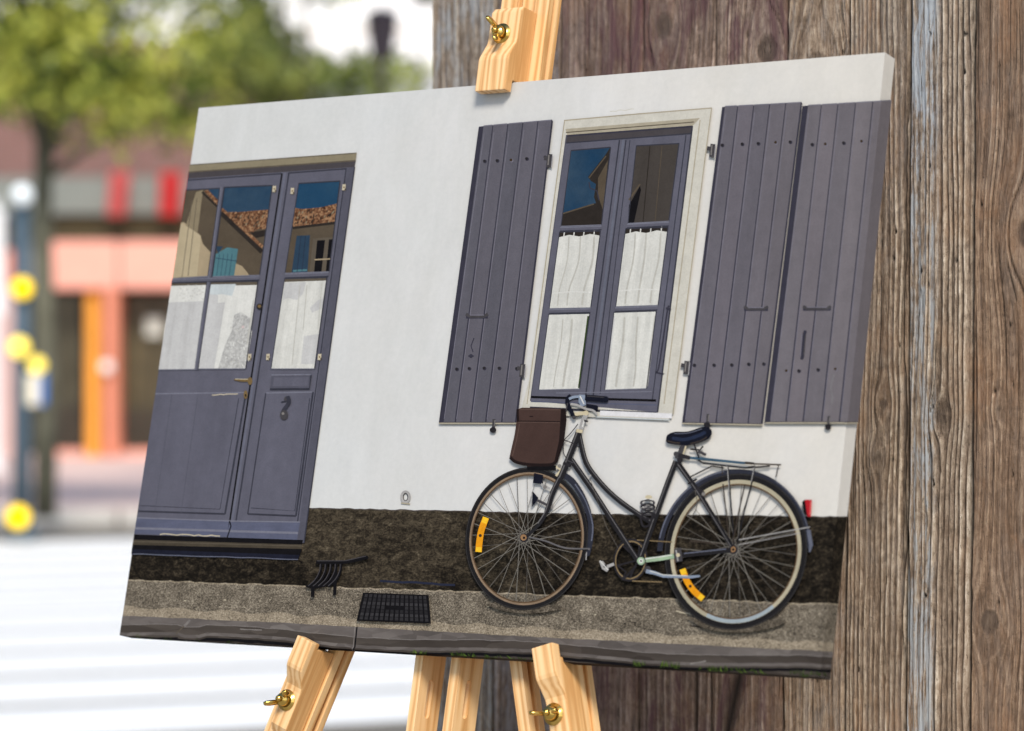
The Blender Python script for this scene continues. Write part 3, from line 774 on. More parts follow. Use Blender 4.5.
I_shadow = ink('wall_shade', (160, 158, 162), .05); I_warm = ink('wall_glow', (206, 196, 180), .05); I_stone = ink('stone', (206, 203, 194), .05, 60); I_stoned = ink('stone_shade', (172, 164, 146), .08, 60)
I_bright = ink('bright_stone', (226, 226, 230), .03)
I_sky = ink('sky', (30, 60, 88), .1, 14, (1, 1, 1), (60, 80, 98)); I_sky2 = ink('sky_deep', (24, 62, 94), .1, 14, (1, 1, 1), (42, 74, 100))
I_tile = ink_speckle('tile', [(.3, (58, 38, 28)), (.5, (118, 82, 60)), (.7, (172, 136, 104))], 420, (1, 1, 1), 150, .4)
I_wallsh = ink('reflected_wall', (88, 78, 66), .12, 30); I_walll = ink('reflected_wall_lit', (166, 150, 124), .08, 50, (1, .15, 1)); I_walld = ink('reflected_dark', (48, 43, 40), .15)
I_cyan = ink('cyan_shutter', (80, 120, 130), .08, 60, (1, .2, 1)); I_bluesh = ink('blue_shutter', (46, 66, 86), .08)
I_cur = ink('curtain', (213, 213, 209), .13, 95, (1, .07, 1)); I_curw = ink('curtain_white', (220, 220, 217), .10, 95, (1, .07, 1)); I_curg = ink('curtain_grey', (196, 196, 197), .09, 95, (1, .07, 1))
I_curc = ink('curtain_cyan', (196, 204, 208), .07, 95, (1, .07, 1)); I_fold = ink('curtain_fold', (188, 187, 181), .05); I_lace = ink_speckle('lace', [(.3, (158, 158, 158)), (.5, (184, 184, 183)), (.7, (210, 210, 208))], 420, (1, 1, 1), 90, .5)
I_brass = ink('brass', (118, 98, 66), .2); I_latch = ink('latch', (196, 186, 164), .1)
I_tyre = ink('tyre', (34, 33, 35), .15, 200); I_tyrel = ink('tyre_edge', (62, 60, 60), .1); I_rimc = ink('copper_rim', (142, 122, 102), .15, 60); I_rimi = ink('rim_inner', (94, 74, 56), .15); I_rim = ink('rim', (180, 172, 150), .16, 24); I_rimb = ink('rim_blue', (160, 172, 180), .08)
I_spoke = ink('spoke', (122, 118, 112), .15); I_spoked = ink('spoke_dark', (92, 88, 84), .15); I_orange = ink('reflector', (236, 158, 30), .1); I_yellow = ink('reflector_light', (250, 200, 50), .08)
I_frame = ink('frame_black', (38, 37, 40), .15); I_framel = ink('frame_light', (104, 102, 104), .12); I_guard = ink('mudguard', (48, 50, 61), .1); I_guardl = ink('mudguard_light', (98, 102, 118), .1); I_navy = ink('navy', (40, 44, 62), .15)
I_silver = ink('chrome', (168, 166, 166), .15); I_silverb = ink('chrome_blue', (136, 148, 168), .15); I_cream = ink('cream_metal', (204, 192, 164), .1); I_green = ink('green_metal', (160, 184, 156), .12)
I_bag = ink('bag', (72, 55, 51), .1, 40); I_bagl = ink('bag_light', (92, 74, 68), .1); I_bagd = ink('bag_dark', (36, 27, 27), .15)
I_saddle = ink('saddle', (24, 26, 38), .2); I_saddleb = ink('saddle_blue', (40, 48, 70), .2); I_red = ink('tail_red', (178, 34, 44), .1); I_redl = ink('tail_pink', (214, 96, 96), .1)
I_rack = ink('rack', (62, 90, 112), .12); I_rackd = ink('rack_dark', (66, 58, 52), .12); I_chain = ink('chain', (130, 112, 84), .25, 900); I_moss = ink('moss', (52, 68, 30), .3, 300); I_mossl = ink('moss_light', (84, 104, 46), .3, 300)
I_copper = ink('hub', (150, 116, 84), .15)

Z0, DZ = .00025, .0000035
class Ctr: n = 0
def px_uv(px, py, z):
    p = loc(px, py, z); u, v = p.x - XL, CH - p.y
    if u > CW:
        d = ray_l(px, py); t = (XR + z - EYE_L.x) / d.x; q = EYE_L + d * t
        return (CW + max(0, z - q.z), CH - q.y)
    if v > CH:
        d = ray_l(px, py); t = (-z - EYE_L.y) / d.y; q = EYE_L + d * t
        return (q.x - XL, CH + max(0, z - q.z))
    return (u, v)
def clip(poly, ax, lim, sgn):
    out = []
    for i in range(len(poly)):
        a, b = poly[i - 1], poly[i]
        ia, ib = sgn * (a[ax] - lim) <= 0, sgn * (b[ax] - lim) <= 0
        if ia != ib:
            t = (lim - a[ax]) / (b[ax] - a[ax]); out.append(tuple(a[j] + (b[j] - a[j]) * t for j in (0, 1)))
        if ib: out.append(b)
    return out
class Part:
    """a printed area: flat ink shapes, later ones over earlier ones, one mesh"""
    def __init__(s, name, parent=None):
        s.bm = bmesh.new(); s.name = name; s.mats = []; s.parent = parent
    def _mi(s, m):
        if m not in s.mats: s.mats.append(m)
        return s.mats.index(m)
    def _face(s, poly, mat, z):
        if len(poly) < 3: return
        mi = s._mi(mat)
        for ax, lim, sg in ((0, 0, -1), (1, 0, -1), (0, CW + CT, 1), (1, CH + CT, 1)):
            poly = clip(poly, ax, lim, sg)
            if len(poly) < 3: return
        reg = [('f', clip(clip(poly, 0, CW, 1), 1, CH, 1))]
        if any(p[0] > CW for p in poly): reg.append(('r', clip(clip(poly, 0, CW, -1), 1, CH, 1)))
        if any(p[1] > CH for p in poly): reg.append(('b', clip(clip(poly, 1, CH, -1), 0, CW, 1)))
        for kind, q in reg:
            if len(q) < 3: continue
            if kind == 'f': vs = [(XL + a if a < CW - 1e-7 else XR + z, CH - b if b < CH - 1e-7 else -z, z) for a, b in q]
            elif kind == 'r': vs = [(XR + z, CH - b, z - (a - CW) if a > CW + 1e-9 else z) for a, b in q]
            else: vs = [(XL + a, -z, z - (b - CH)) for a, b in q]
            try:
                f = s.bm.faces.new([s.bm.verts.new(p) for p in vs]); f.material_index = mi; f.normal_update()
                n = f.normal; want = {'f': n.z, 'r': n.x, 'b': -n.y}[kind]
                if want < 0: f.normal_flip()
            except ValueError: pass
    def z(s): Ctr.n += 1; return Z0 + Ctr.n * DZ
    def poly(s, pts, mat, z=None):
        z = z or s.z()
        if any(b > 630 or a > 815 for a, b in pts):               # edges that may run over the fold get more points
            q = []
            for a, b in zip(pts, list(pts[1:]) + [pts[0]]):
                n = max(1, int(math.hypot(b[0] - a[0], b[1] - a[1]) / 4)); q += [lerp(a, b, i / n) for i in range(n)]
            pts = q
        s._face([px_uv(a, b, z) for a, b in pts], mat, z); return s
    def many(s, polys, mat):
        z = s.z()
        for p in polys: s.poly(p, mat, z)
        return s
    def line(s, pts, w, mat, z=None, w2=None):
        z = z or s.z()
        if not isinstance(w, (list, tuple)) and any(b > 630 or a > 815 for a, b in pts):
            q = []
            for a, b in zip(pts, pts[1:]):
                n = max(1, int(math.hypot(b[0] - a[0], b[1] - a[1]) / 4)); q += [lerp(a, b, i / n) for i in range(n)]
            pts = q + [pts[-1]]
        n = len(pts); ws = w if isinstance(w, (list, tuple)) else [w + ((w2 if w2 is not None else w) - w) * i / max(1, n - 1) for i in range(n)]
        L, R = [], []
        for i, p in enumerate(pts):
            a = pts[max(i - 1, 0)]; b = pts[min(i + 1, n - 1)]; dx, dy = b[0] - a[0], b[1] - a[1]; l = math.hypot(dx, dy) or 1
            h = ws[i] / 2; L.append((p[0] - dy / l * h, p[1] + dx / l * h)); R.append((p[0] + dy / l * h, p[1] - dx / l * h))
        for i in range(n - 1): s._face([px_uv(*q, z) for q in (L[i], L[i + 1], R[i + 1], R[i])], mat, z)
        return s
    def lines(s, segs, w, mat):
        for g_ in segs: s.line(g_, w, mat)
        return s
    def dot(s, x, y, r, mat, z=None, ry=None, n=10):
        return s.poly([(x + r * math.cos(t), y + (ry or r) * math.sin(t)) for t in [2 * math.pi * i / n for i in range(n)]], mat, z)
    def dots(s, pts, r, mat):
        z = s.z()
        for a, b in pts: s.dot(a, b, r, mat, z)
        return s
    def ring(s, f0, f1, mat, t0=0, t1=2 * math.pi, n=72):
        z = s.z(); ts = [t0 + (t1 - t0) * i / n for i in range(n + 1)]
        for a, b in zip(ts, ts[1:]): s._face([px_uv(*q, z) for q in (f0(a), f0(b), f1(b), f1(a))], mat, z)
        return s
    def build(s):
        o = obj(s.name, s.bm, s.mats, s.parent or canvas); s.o = o; return o
def lerp(a, b, t): return (a[0] + (b[0] - a[0]) * t, a[1] + (b[1] - a[1]) * t)
def quadpt(q, u, v): return lerp(lerp(q[0], q[1], u), lerp(q[3], q[2], u), v)
def spline(p, n=8):
    out = []
    P = [p[0]] + list(p) + [p[-1]]
    for i in range(1, len(P) - 2):
        for j in range(n):
            t = j / n; a, b, c, d = P[i - 1], P[i], P[i + 1], P[i + 2]
            out.append(tuple(.5 * (2 * b[k] + (c[k] - a[k]) * t + (2 * a[k] - 5 * b[k] + 4 * c[k] - d[k]) * t * t + (3 * b[k] - a[k] - 3 * c[k] + d[k]) * t ** 3) for k in (0, 1)))
    return out + [tuple(p[-1])]
def wob(a, b, n, amp, seed):
    r = random.Random(seed); return [(lambda q: (q[0], q[1] + (r.uniform(-amp, amp) if 0 < i < n else 0)))(lerp(a, b, i / n)) for i in range(n + 1)]

# ---- plaster wall, plinth, pavement and kerb in the print
p = Part('printed_plaster')
p.poly([(90, 20), (1000, 20), (1000, 760), (60, 760)], I_plaster)
p.line(wob((610, 111.5), (634, 109), 8, .6, 40), .8, I_stone)
p.build()
PT = wob((300, 508), (600, 514.5), 60, .5, 1)[:-1] + wob((600, 514.5), (900, 517.5), 60, .5, 2)
PB = wob((60, 577), (460, 591), 80, .8, 3)[:-1] + wob((460, 591), (600, 596), 30, .8, 4)[:-1] + wob((600, 596), (900, 606), 60, .8, 5)
p = Part('printed_plinth')
p.poly(PT + PB[::-1] + [(60, 538), (300, 542)], I_plinth)
p.poly([(60, 551)] + wob((130, 553), (300, 560), 20, .6, 6) + [(306, 566), (312, 576), (306, 586), (60, 578)], I_plinthd)
p.line(wob((690, 541), (750, 545), 8, 1, 11), 2, I_rackd)
p.line(wob((380, 581), (455, 585), 10, .6, 12), 2.2, I_navy)
p.line(PT[1:], 1.2, I_kerb_d)
p.build()
KT = wob((60, 613), (280, 622.5), 30, .4, 13)[:-1] + wob((280, 622.5), (498, 635), 30, .4, 14)[:-1] + wob((498, 635), (900, 655), 50, .4, 15)
p = Part('printed_pavement')
p.poly(PB + KT[::-1], I_gravel)
p.poly([(a, b - 9 - 1.5 * math.sin(i * .9)) for i, (a, b) in enumerate(KT)] + KT[::-1], I_gravel_l)
p.line([(a, b + .8) for a, b in PB], 1.5, I_gravel_l)
r = random.Random(3)
for i in range(46):                                   # pale flecks and small dark spots
    t = r.random(); a = PB[int(t * (len(PB) - 1))]; y = a[1] + r.uniform(5, 28)
    p.dot(a[0], y, r.uniform(.5, 1.6), I_latch if r.random() < .7 else I_black, ry=r.uniform(.3, .7), n=6)
p.line(wob((690, 626), (725, 629), 8, .6, 16), 1.6, I_rackd); p.line(wob((676, 611), (700, 616), 8, .6, 17), 1.2, I_latch)
p.build()
p = Part('printed_kerb')
p.poly(KT + [(900, 800), (60, 800)], I_kerb_t)
KM = [(a, b + 8 + 2.6 * math.sin(a * .021) + (3 if 180 < a < 200 else 0)) for a, b in KT]
p.poly(KM + [(900, 800), (60, 800)], I_kerb_d)
p.line([(a, b - .4 + .3 * math.sin(a)) for a, b in KM], .6, I_kerb_l)
p.line([(a, b + 9) for a, b in KM], 3.2, I_kerb_t); p.line([(a, b + 14) for a, b in KM], 3, I_black)
p.line(wob((357, 627), (354, 655), 7, .4, 18), 1.4, I_black); p.line(wob((355, 627), (352.5, 655), 7, .4, 18), .8, I_kerb_l)
p.line(wob((190, 620), (184, 626), 3, .5, 19), 2.4, I_kerb_l); p.line(wob((184, 626), (176, 634), 3, .6, 29), 1.2, I_tand); p.line(wob((240, 629), (262, 630), 4, .3, 20), 1.2, I_kerb_l); p.line(wob((690, 664), (706, 661), 4, .3, 21), 1.6, I_kerb_l)
p.build()
def bot(x): return 640.5 + (x - 122) * (677.5 - 640.5) / (829 - 122)
for x0, x1, n, h in ((138, 152, 16, 5), (165, 172, 8, 4), (198, 200, 6, 6), (225, 240, 10, 3), (410, 430, 24, 4), (450, 475, 26, 5), (484, 500, 14, 4), (505, 540, 18, 3), (632, 646, 18, 6), (660, 680, 26, 6), (698, 745, 40, 5), (745, 765, 12, 3), (790, 826, 22, 4)):
    p = Part('printed_moss')
    for i in range(n):
        x = r.uniform(x0, x1); y = bot(x) + r.uniform(-3.2, -.2); p.line([(x, y), (x + r.uniform(-1.5, 1.5), y - r.uniform(.4, 1) * h)], .9, I_moss if r.random() < .65 else I_mossl, w2=.3)
    p.build()['kind'] = 'stuff'
p = Part('printed_wall_ring')
f = lambda rx, ry: (lambda t: (405.5 + rx * math.cos(t), 497 + ry * math.sin(t)))
p.ring(f(5.2, 6.6), f(2.6, 4), I_silver, n=20); p.ring(f(2.6, 4), f(1.9, 3.3), I_nail, n=20); p.line([(401, 503), (410, 504)], 1.4, I_stoned); p.build()

# ---- door
door = Part('printed_door')
DR = lambda y: 354.5 + (304 - 354.5) * (y - 167) / (540 - 167)       # right edge of the door opening
door.poly([(191, 164.5), (356.7, 152.5), (355.6, 161), (60, 183), (60, 174)], I_tan)
door.line([(190, 165), (356, 153.2)], .9, I_tand)
door.poly([(60, 181), (355.8, 160.4), (354.4, 167.5), (60, 188.5)], I_doors)
door.line([(60, 181), (355.8, 160.6)], 1.4, I_tand)
door.poly([(60, 187.5), (354.5, 167), (304, 543), (60, 535)], I_door)
door.poly([(346, 168), (354.5, 167), (304, 543), (297, 541)], I_doorm)            # jamb
door.line([(354.6, 167), (304, 543)], 1.2, I_doord); door.line([(346.2, 168), (297.5, 522)], 1.1, I_doord)
door.line([(60, 189), (282, 173.6)], 1.4, I_doord); door.line([(289, 173), (346, 168.8)], 1.4, I_doord)
door.line([(282, 173.5), (227.5, 536)], 1.6, I_black); door.line([(285, 173), (231, 528)], 2.2, ink('meeting_stile', (104, 106, 122))); door.line([(289, 172.5), (236, 521)], 1.5, I_doord)
# sunken lower panels with moulded edges
for q in ([(100, 394.5), (246, 392.5), (225, 514), (100, 510)], [(265.8, 393), (313, 392), (296, 516), (247.7, 514)]):
    door.poly(q, I_door); door.line([q[0], q[1]], 1.2, I_doorl); door.line([q[1], q[2]], 1.8, I_doord); door.line([q[2], q[3]], 1.8, I_doord); door.line([q[3], q[0]], 1.2, I_doord)
    i = [lerp(lerp(q[0], q[2], .05), q[0], 0), lerp(q[1], q[3], .05), lerp(q[2], q[0], .04), lerp(q[3], q[1], .05)]
    door.line([i[1], i[2], i[3]], .8, I_doord)
for x, a, b in ((172, 394, 511), (198, 394, 513)): door.line([(x, a), (x - 17, b)], .7, I_doorm)
door.line(wob((212, 395.2), (238, 393.8), 9, .5, 30), .9, I_latch)
# bottom rails catching the light
door.poly([(60, 515), (229, 521), (227, 537), (60, 531)], I_doorb); door.poly([(229.5, 522), (300, 522.5), (297, 540), (226.5, 537.5)], I_doorb)
door.line([(60, 515), (229, 521), (300, 522)], 1.2, I_doorl); door.line([(60, 526), (228, 531), (298, 533)], 2.2, I_doorl)
door.line([(229.5, 521), (231, 526), (227, 538)], 1.2, I_black); door.line(wob((160, 534.4), (220, 536), 14, .8, 31), 1.1, I_latch)
# threshold: black gap, stone strip, shadow
door.poly([(60, 532), (227, 537.5), (303, 540), (302, 545), (60, 538)], I_black)
door.poly([(60, 537.5), (302, 544.5), (302, 549.5), (60, 543.5)], ink('sill_stone', (74, 67, 57), .25, 160, (.3, 1, 1))); door.line([(60, 539.5), (302, 546)], .8, I_tand)
door.poly([(60, 543), (302, 549), (298, 560), (60, 551)], ink('threshold_shade', (30, 32, 46), .2)); door.poly([(60, 543), (302, 549), (300, 555), (60, 546.5)], I_black)
door.line(wob((60, 551.5), (298, 559.5), 20, .3, 32), 1, I_guardl)
door.build(); D = door.o

def pane(name, q, layers, parent, frame=I_doord, glow=I_doorl):
    """one printed pane: base quad, then reflections / curtain shapes given in picture pixels"""
    s = Part(name, parent)
    s.poly(q, layers[0])
    for f_ in layers[1:]: f_(s)
    s.line([q[0], q[1]], 1.2, frame); s.line([q[1], q[2]], 1.0, frame); s.line([q[0], q[3]], .8, frame); s.line([q[3], q[2]], .9, glow)
    s.build(); return s.o
cols = lambda s, mat, xs, w: [s.line(x, w, mat) for x in xs]
def L_pane1(s):
    s.poly([(183.4, 222), (193, 229), (200, 235), (203, 244), (210.8, 252.8), (207.8, 276.5), (150, 280), (160, 230)], I_walll)
    s.poly([(196, 192), (203, 190), (192, 276), (178, 278), (186, 225)], ink('fluted', (138, 126, 104), .06))
    s.poly([(183, 224), (193, 230), (201, 236), (197, 276), (150, 279), (160, 228)], ink('fluted_lit', (182, 168, 140), .05, 60, (1, .1, 1)))
    cols(s, I_tand, ([(192, 200), (182, 277)], [(197, 198), (188, 276)]), .6)
    s.poly([(207, 190), (220, 188), (218.5, 200)], I_sky); s.poly([(204, 191), (208, 190), (219, 201), (218, 206)], I_tile); s.line([(202, 192), (217.8, 207)], 2.2, I_walld)
def L_pane2(s):
    s.poly([(222, 208), (231, 214.7), (267, 226), (264, 246), (262, 254), (259.6, 275.5), (212.3, 276.6)], I_wallsh)
    s.poly([(228, 212), (240, 212), (268.6, 209.5), (266, 229), (258, 229), (252, 232.5), (246, 231), (236, 222)], I_tile)
    for i in range(26):
        x = r.uniform(234, 266); y = r.uniform(212, 229); s.line([(x, y), (x - 1.2, y + 2.6)], .9, I_walld if r.random() < .6 else I_tan)
    s.poly([(250, 232.5), (266.2, 229.6), (265, 236), (256, 238)], I_walld)
    s.line([(221.5, 209), (262.5, 247)], 3.2, I_tile); s.line([(221, 213), (262, 252)], 4.5, I_walld); s.line([(221, 218), (261, 256)], 1.2, I_wallsh)
    s.poly([(236, 263.5), (242, 266), (247, 272), (249, 275.3), (234.2, 275.5)], I_walll)
    s.poly([(215.7, 254), (227.4, 247.3), (238, 248.9), (234.2, 275.4), (212.3, 276.6)], I_cyan)
    cols(s, I_bluesh, [[(219.5 + 4.2 * i, 254), (216.5 + 4.2 * i, 276)] for i in range(4)], .5); s.line([(216, 258), (226, 259.5), (237, 261)], .7, I_bluesh)
    s.poly([(215.7, 246), (223, 246.5), (218, 254)], I_bluesh)
def L_paneR(s):
    s.poly([(294.8, 207.8), (302, 209), (320, 207.5), (336.9, 203.5), (334.8, 223), (292.5, 228)], I_tile)
    for i in range(40):
        x = r.uniform(295, 335); y = r.uniform(209, 223); s.line([(x, y), (x - 1.2, y + 2.4)], .9, I_walld if r.random() < .6 else I_tan)
    s.poly([(292.6, 227.4), (334.8, 222.5), (329, 272), (285, 273.3)], I_wallsh); s.line([(292.5, 228), (334.6, 223)], 2.6, I_walld); s.line([(292, 231), (334, 226)], 1, I_wallsh)
    s.poly([(296.7, 235.8), (310, 235.2), (307.5, 272), (291.5, 273)], I_bluesh); s.line([(293, 271), (307, 270)], 2, I_cyan); cols(s, I_navy, [[(301, 236), (297, 272)], [(305.5, 236), (302, 272)]], .5)
    s.poly([(313, 238.5), (333, 237), (329, 272), (309.5, 272.6)], I_tand); s.many([[(317.2, 240.5), (325, 240), (321.5, 271.5), (314, 271.9)], [(329, 239.5), (333, 239.2), (329.3, 271.3), (325.8, 271.5)]], I_black)
    s.line([(314.5, 259.7), (330.6, 258.9)], 1.3, I_walll)
def L_cur3(s):
    s.poly([(150, 282), (172, 281.8), (207, 281), (206, 285), (150, 286.5)], I_tand); s.poly([(150, 300), (168, 302.5), (204, 301), (194.9, 369.6), (150, 369.6)], I_curg)
    for i in range(60): x = r.uniform(180, 204); y = r.uniform(285, 301); s.dot(x, y, .6, I_fold if r.random() < .6 else I_curg, n=5)
    pass
def L_cur4(s):
    s.poly([(211, 281.5), (258, 280.8), (257, 285), (210, 286)], I_tand); s.poly([(210.5, 284.5), (236, 284), (232, 296), (222, 294), (209, 296)], I_curc)
    s.poly([(208.8, 294), (218, 295), (218, 303), (225, 302), (219, 340), (214, 368.6), (198, 368.8)], I_curg)
    s.poly([(234, 315), (241, 312), (250, 318), (252, 332), (246, 368.5), (218, 368.5), (225, 345), (232, 330)], I_lace)
    for i in range(26): s.dot(r.uniform(224, 249), r.uniform(318, 366), .8, I_curw if r.random() < .6 else I_fold, n=5)
    s.line([(253.5, 300), (247, 345)], 1, I_fold); s.dot(243, 327, 1.5, ink('pink', (206, 186, 186)), n=6)
def L_curR(s):
    s.poly([(285, 278.6), (327, 277.5), (326.5, 280.5), (284.5, 282)], I_tand)
    s.poly([(284.5, 283), (306, 282), (303, 294), (297, 300), (288, 298), (283, 300)], I_curg); s.poly([(318, 300), (323.5, 298), (322, 308), (312, 313), (310, 308)], I_curg)
    s.poly([(304, 336), (318.6, 334), (314.5, 364), (301, 364)], I_curg); cols(s, I_fold, [[(300, 285), (292, 365)], [(307, 285), (303, 330)], [(322, 283), (318, 330)]], .8)
upper = [((150, 192), (220, 188.3), (207.8, 276.2), (150, 280)), ((224.5, 187.3), (272.3, 185.4), (259.6, 275.2), (212.3, 276.8)), ((298.7, 183.4), (340, 181), (329, 271.7), (285, 273.3))]
lower = [((150, 283.5), (207, 282), (194.9, 369.4), (150, 369.8)), ((210.4, 281.9), (257.9, 281.2), (245.6, 368.8), (198.2, 368.9)), ((284.6, 278.6), (326.8, 277.5), (314.5, 368.8), (271, 368.8))]
pane('pane', upper[0], [I_wallsh, L_pane1], D); pane('pane', upper[1], [I_sky, L_pane2], D); pane('pane', upper[2], [I_sky2, L_paneR], D)
pane('pane', lower[0], [I_curw, L_cur3], D); pane('pane', lower[1], [I_curw, L_cur4], D); pane('pane', lower[2], [I_cur, L_curR], D)
for ln, wd, sh, li in (([(222.3, 187), (209.6, 279), (196.3, 370)], 3.6, (1.6, 0), (-1.3, 0)), ([(150, 281.8), (259.4, 278.2)], 3.4, (0, 1.6), (0, -1.5)), ([(285, 276), (328.4, 274.4)], 4, (0, 1.8), (0, -1.7))):
    s = Part('glazing_bar', D); mv = lambda d: [(a + d[0], b + d[1]) for a, b in ln]
    s.line(ln, wd, I_door); s.line(mv(sh), .8, I_doord); s.line(mv(li), .7, I_doorl); s.build()
s = Part('door_handle', D); s.line([(234, 379.5), (241, 380.5), (249, 380)], [1.4, 2.4, 3.4], I_brass); s.dot(250, 381, 2.4, I_brass, ry=4); s.line([(235, 379), (248, 379.2)], .7, I_latch)
s.build(); s = Part('keyhole_plate', D); s.dot(245.6, 394.6, 2, I_brass, ry=4.4); s.dot(245.6, 395.4, .8, I_black, ry=1.4); s.build(); s = Part('latch_knob', D); s.dot(259.5, 306.6, 3.1, I_nail); s.dot(259.3, 306.2, 1.8, I_brass); s.build()
s = Part('letter_plate', D); s.poly([(271.6, 375), (311, 374.6), (309.3, 388.5), (269.8, 388.9)], I_doorm); s.line([(271.6, 375), (311, 374.6)], 1.1, I_doorl); s.line([(311, 375), (309.3, 388.6), (270, 389)], 1.6, I_doord); s.poly([(274, 377.5), (308.6, 377.2), (307.4, 386), (272.8, 386.3)], I_door); s.build()
s = Part('door_knocker', D); s.dot(287, 399, 3, I_iron); s.line(spline([(287.5, 396), (289, 402), (286, 407), (283, 412), (284, 418)]), [1.5] + [4] * 31 + [5], I_doord); s.dot(284, 415, 4.2, I_iron, ry=5.2); s.dot(283, 413.5, 1.4, I_ironl); s.line([(281, 402), (291, 400)], 1, I_doord); s.build()
for x, y in ((274.3, 189), (292.4, 191), (344, 187.3), (249.6, 357), (268, 357), (319.6, 357)):
    s = Part('glass_clip', D); s.poly([(x - 1.6, y - 3), (x + 1.8, y - 3.2), (x + 1.4, y + 3), (x - 2, y + 3)], I_latch); s.dot(x, y, .9, I_brass, n=6); s.dot(x + 1.2, y + 2, .9, I_rust, n=6); s.build()

# ---- window
win = Part('printed_window')
win.poly([(564, 121), (711, 109), (706, 152), (672, 416), (668, 420), (520, 414), (529, 380)], I_stone)
win.line([(564, 120.5), (640, 113.8), (712, 108)], 1.3, I_stoned); win.line([(564.5, 121), (527, 404)], .9, I_stoned); win.line([(711.5, 108.5), (706, 150), (673, 414)], 1.0, I_stoned)
win.poly([(565.5, 129), (700, 118), (692, 126.5), (567.5, 136)], I_stoned); win.line([(566, 132.5), (694, 122)], 1, I_tand); win.line([(700, 120), (664, 404)], 1.1, I_stoned)
win.poly([(566.5, 135), (692.5, 125.5), (657.5, 412.5), (530.5, 401)], I_door)
win.poly([(566.5, 135), (692.5, 125.5), (691.3, 134), (565.3, 143.5)], I_doors); win.line([(566, 136), (692.3, 126.4)], 1.6, I_shd)
win.line([(565.5, 143), (691.3, 133.6)], 1.3, I_doord); win.line([(566.5, 135), (530.5, 401)], 1.2, I_doorm); win.line([(692.4, 126), (657.6, 412)], 1.6, I_doord); win.line([(686, 135), (652, 402)], 1, I_doord)
win.line([(619.5, 140), (585.5, 397)], 1.4, I_doord); win.line([(623.5, 140), (590, 397)], 2.4, ink('mullion', (102, 105, 120))); win.line([(626, 140), (593, 397)], 1.2, I_doord); win.line([(630, 140), (600, 394)], .8, I_doord)
win.line([(556, 393), (652, 391.5)], .8, I_doorl)
win.line([(531, 397), (656, 400.5)], 2.4, I_black); win.line([(530.8, 401.5), (656, 405)], 1.2, I_doorb)
win.poly([(530, 406.5), (657.6, 412), (657.2, 414.5), (529.5, 409)], I_doord)
win.line([(600, 413), (672, 416)], 5, I_bright); win.line([(596, 417), (670, 420)], 1, I_curc)
win.build(); Wn = win.o
def cur(shade, q, hooks=True):
    def f(s):
        for u in ((.2, .47, .83) if hooks else (.3, .62)):
            a, b = u + r.uniform(-.06, .06), u + r.uniform(-.06, .06); s.line(spline([quadpt(q, a, .06), quadpt(q, a + .03, .4), quadpt(q, b, .75), quadpt(q, b, .97)]), [.4] + [r.uniform(1.2, 2.6)] * 23 + [.5], I_fold)
        if hooks:
            s.poly([q[0], q[1], quadpt(q, 1, .06), quadpt(q, .75, .035), quadpt(q, .5, .065), quadpt(q, .25, .04), quadpt(q, 0, .07)], I_walld)
            for u in (.12, .36, .6, .85): s.line([quadpt(q, u, -.01), quadpt(q, u, .06)], 1.1, I_cur)
            s.line([quadpt(q, .02, .80), quadpt(q, .5, .785), quadpt(q, .98, .80)], 1.2, I_curw)
    return f
qs = [((571, 150.5), (610.7, 147.2), (601.4, 224.9), (561, 226.3)), ((636.3, 145.8), (679, 143.5), (668.8, 221.2), (628, 223.5)),
      ((559.5, 232), (600.5, 231), (590.7, 307.7), (549.3, 308.6)), ((625.6, 228.6), (668, 227.2), (658, 305.3), (615.8, 306.7)),
      ((548.8, 314.2), (589.8, 313.3), (579.5, 389), (538.6, 390)), ((614, 312.3), (656.3, 311), (646.5, 388.6), (604.7, 390))]
def W_roof(s):
    s.poly([(610.4, 147), (606, 154), (588, 177), (591, 181), (596, 184), (594, 197), (596, 203), (575, 209), (562.5, 214), (561, 226.3), (601.4, 225), (610.7, 147)], I_walld)
    s.poly([(608, 160), (598, 178), (598, 196), (603, 210)], I_wallsh); s.line([(589, 182), (590, 188), (597, 191), (599, 200)], 1.2, I_shd); s.line([(563, 213.5), (594, 204)], 1.4, I_wallsh); s.line([(606, 156), (589, 178)], 1.2, I_wallsh)
def W_dark(s):
    s.line([(650, 146), (643, 222)], 1.0, I_walld); s.line([(662, 146), (655, 222)], .7, I_wallsh); s.poly([(629, 205), (640, 186), (641, 190), (634, 223), (628, 223.5)], I_black); s.line([(629, 200), (640, 184)], 1.6, I_wallsh)
pane('pane', qs[0], [I_sky, W_roof], Wn); pane('pane', qs[1], [ink('pane_dark', (70, 65, 62), .1, 30, (1, .2, 1)), W_dark], Wn)
for i in (2, 3): pane('pane', qs[i], [I_cur, cur(0, qs[i])], Wn)
def green(s): s.line([(588.5, 316), (579, 388)], 2.2, I_moss)
def green2(s): s.line([(614.5, 316), (606, 388)], 1.4, I_curg); s.line([(655, 316), (647, 386)], 1.6, I_fold)
pane('pane', qs[4], [I_cur, cur(0, qs[4], False), green], Wn); pane('pane', qs[5], [I_cur, cur(0, qs[5], False), green2], Wn)
for a, b in (((560, 229.2), (601.5, 227.8)), ((627, 226), (668.8, 224)), ((549, 311.4), (590.4, 310.5)), ((615, 309.5), (657.5, 308))):
    s = Part('glazing_bar', Wn); s.line([a, b], 4.2, I_door); s.line([(a[0], a[1] - 1.6), (b[0], b[1] - 1.6)], .8, I_doorl); s.line([(a[0], a[1] + 1.8), (b[0], b[1] + 1.8)], .9, I_doord); s.build()
s = Part('window_stay', Wn); s.line(spline([(669, 306), (667, 313), (659, 366), (656, 372), (664, 374)]), 1.5, I_shd); s.line([(666, 308), (671, 310)], 2, I_shd); s.build()
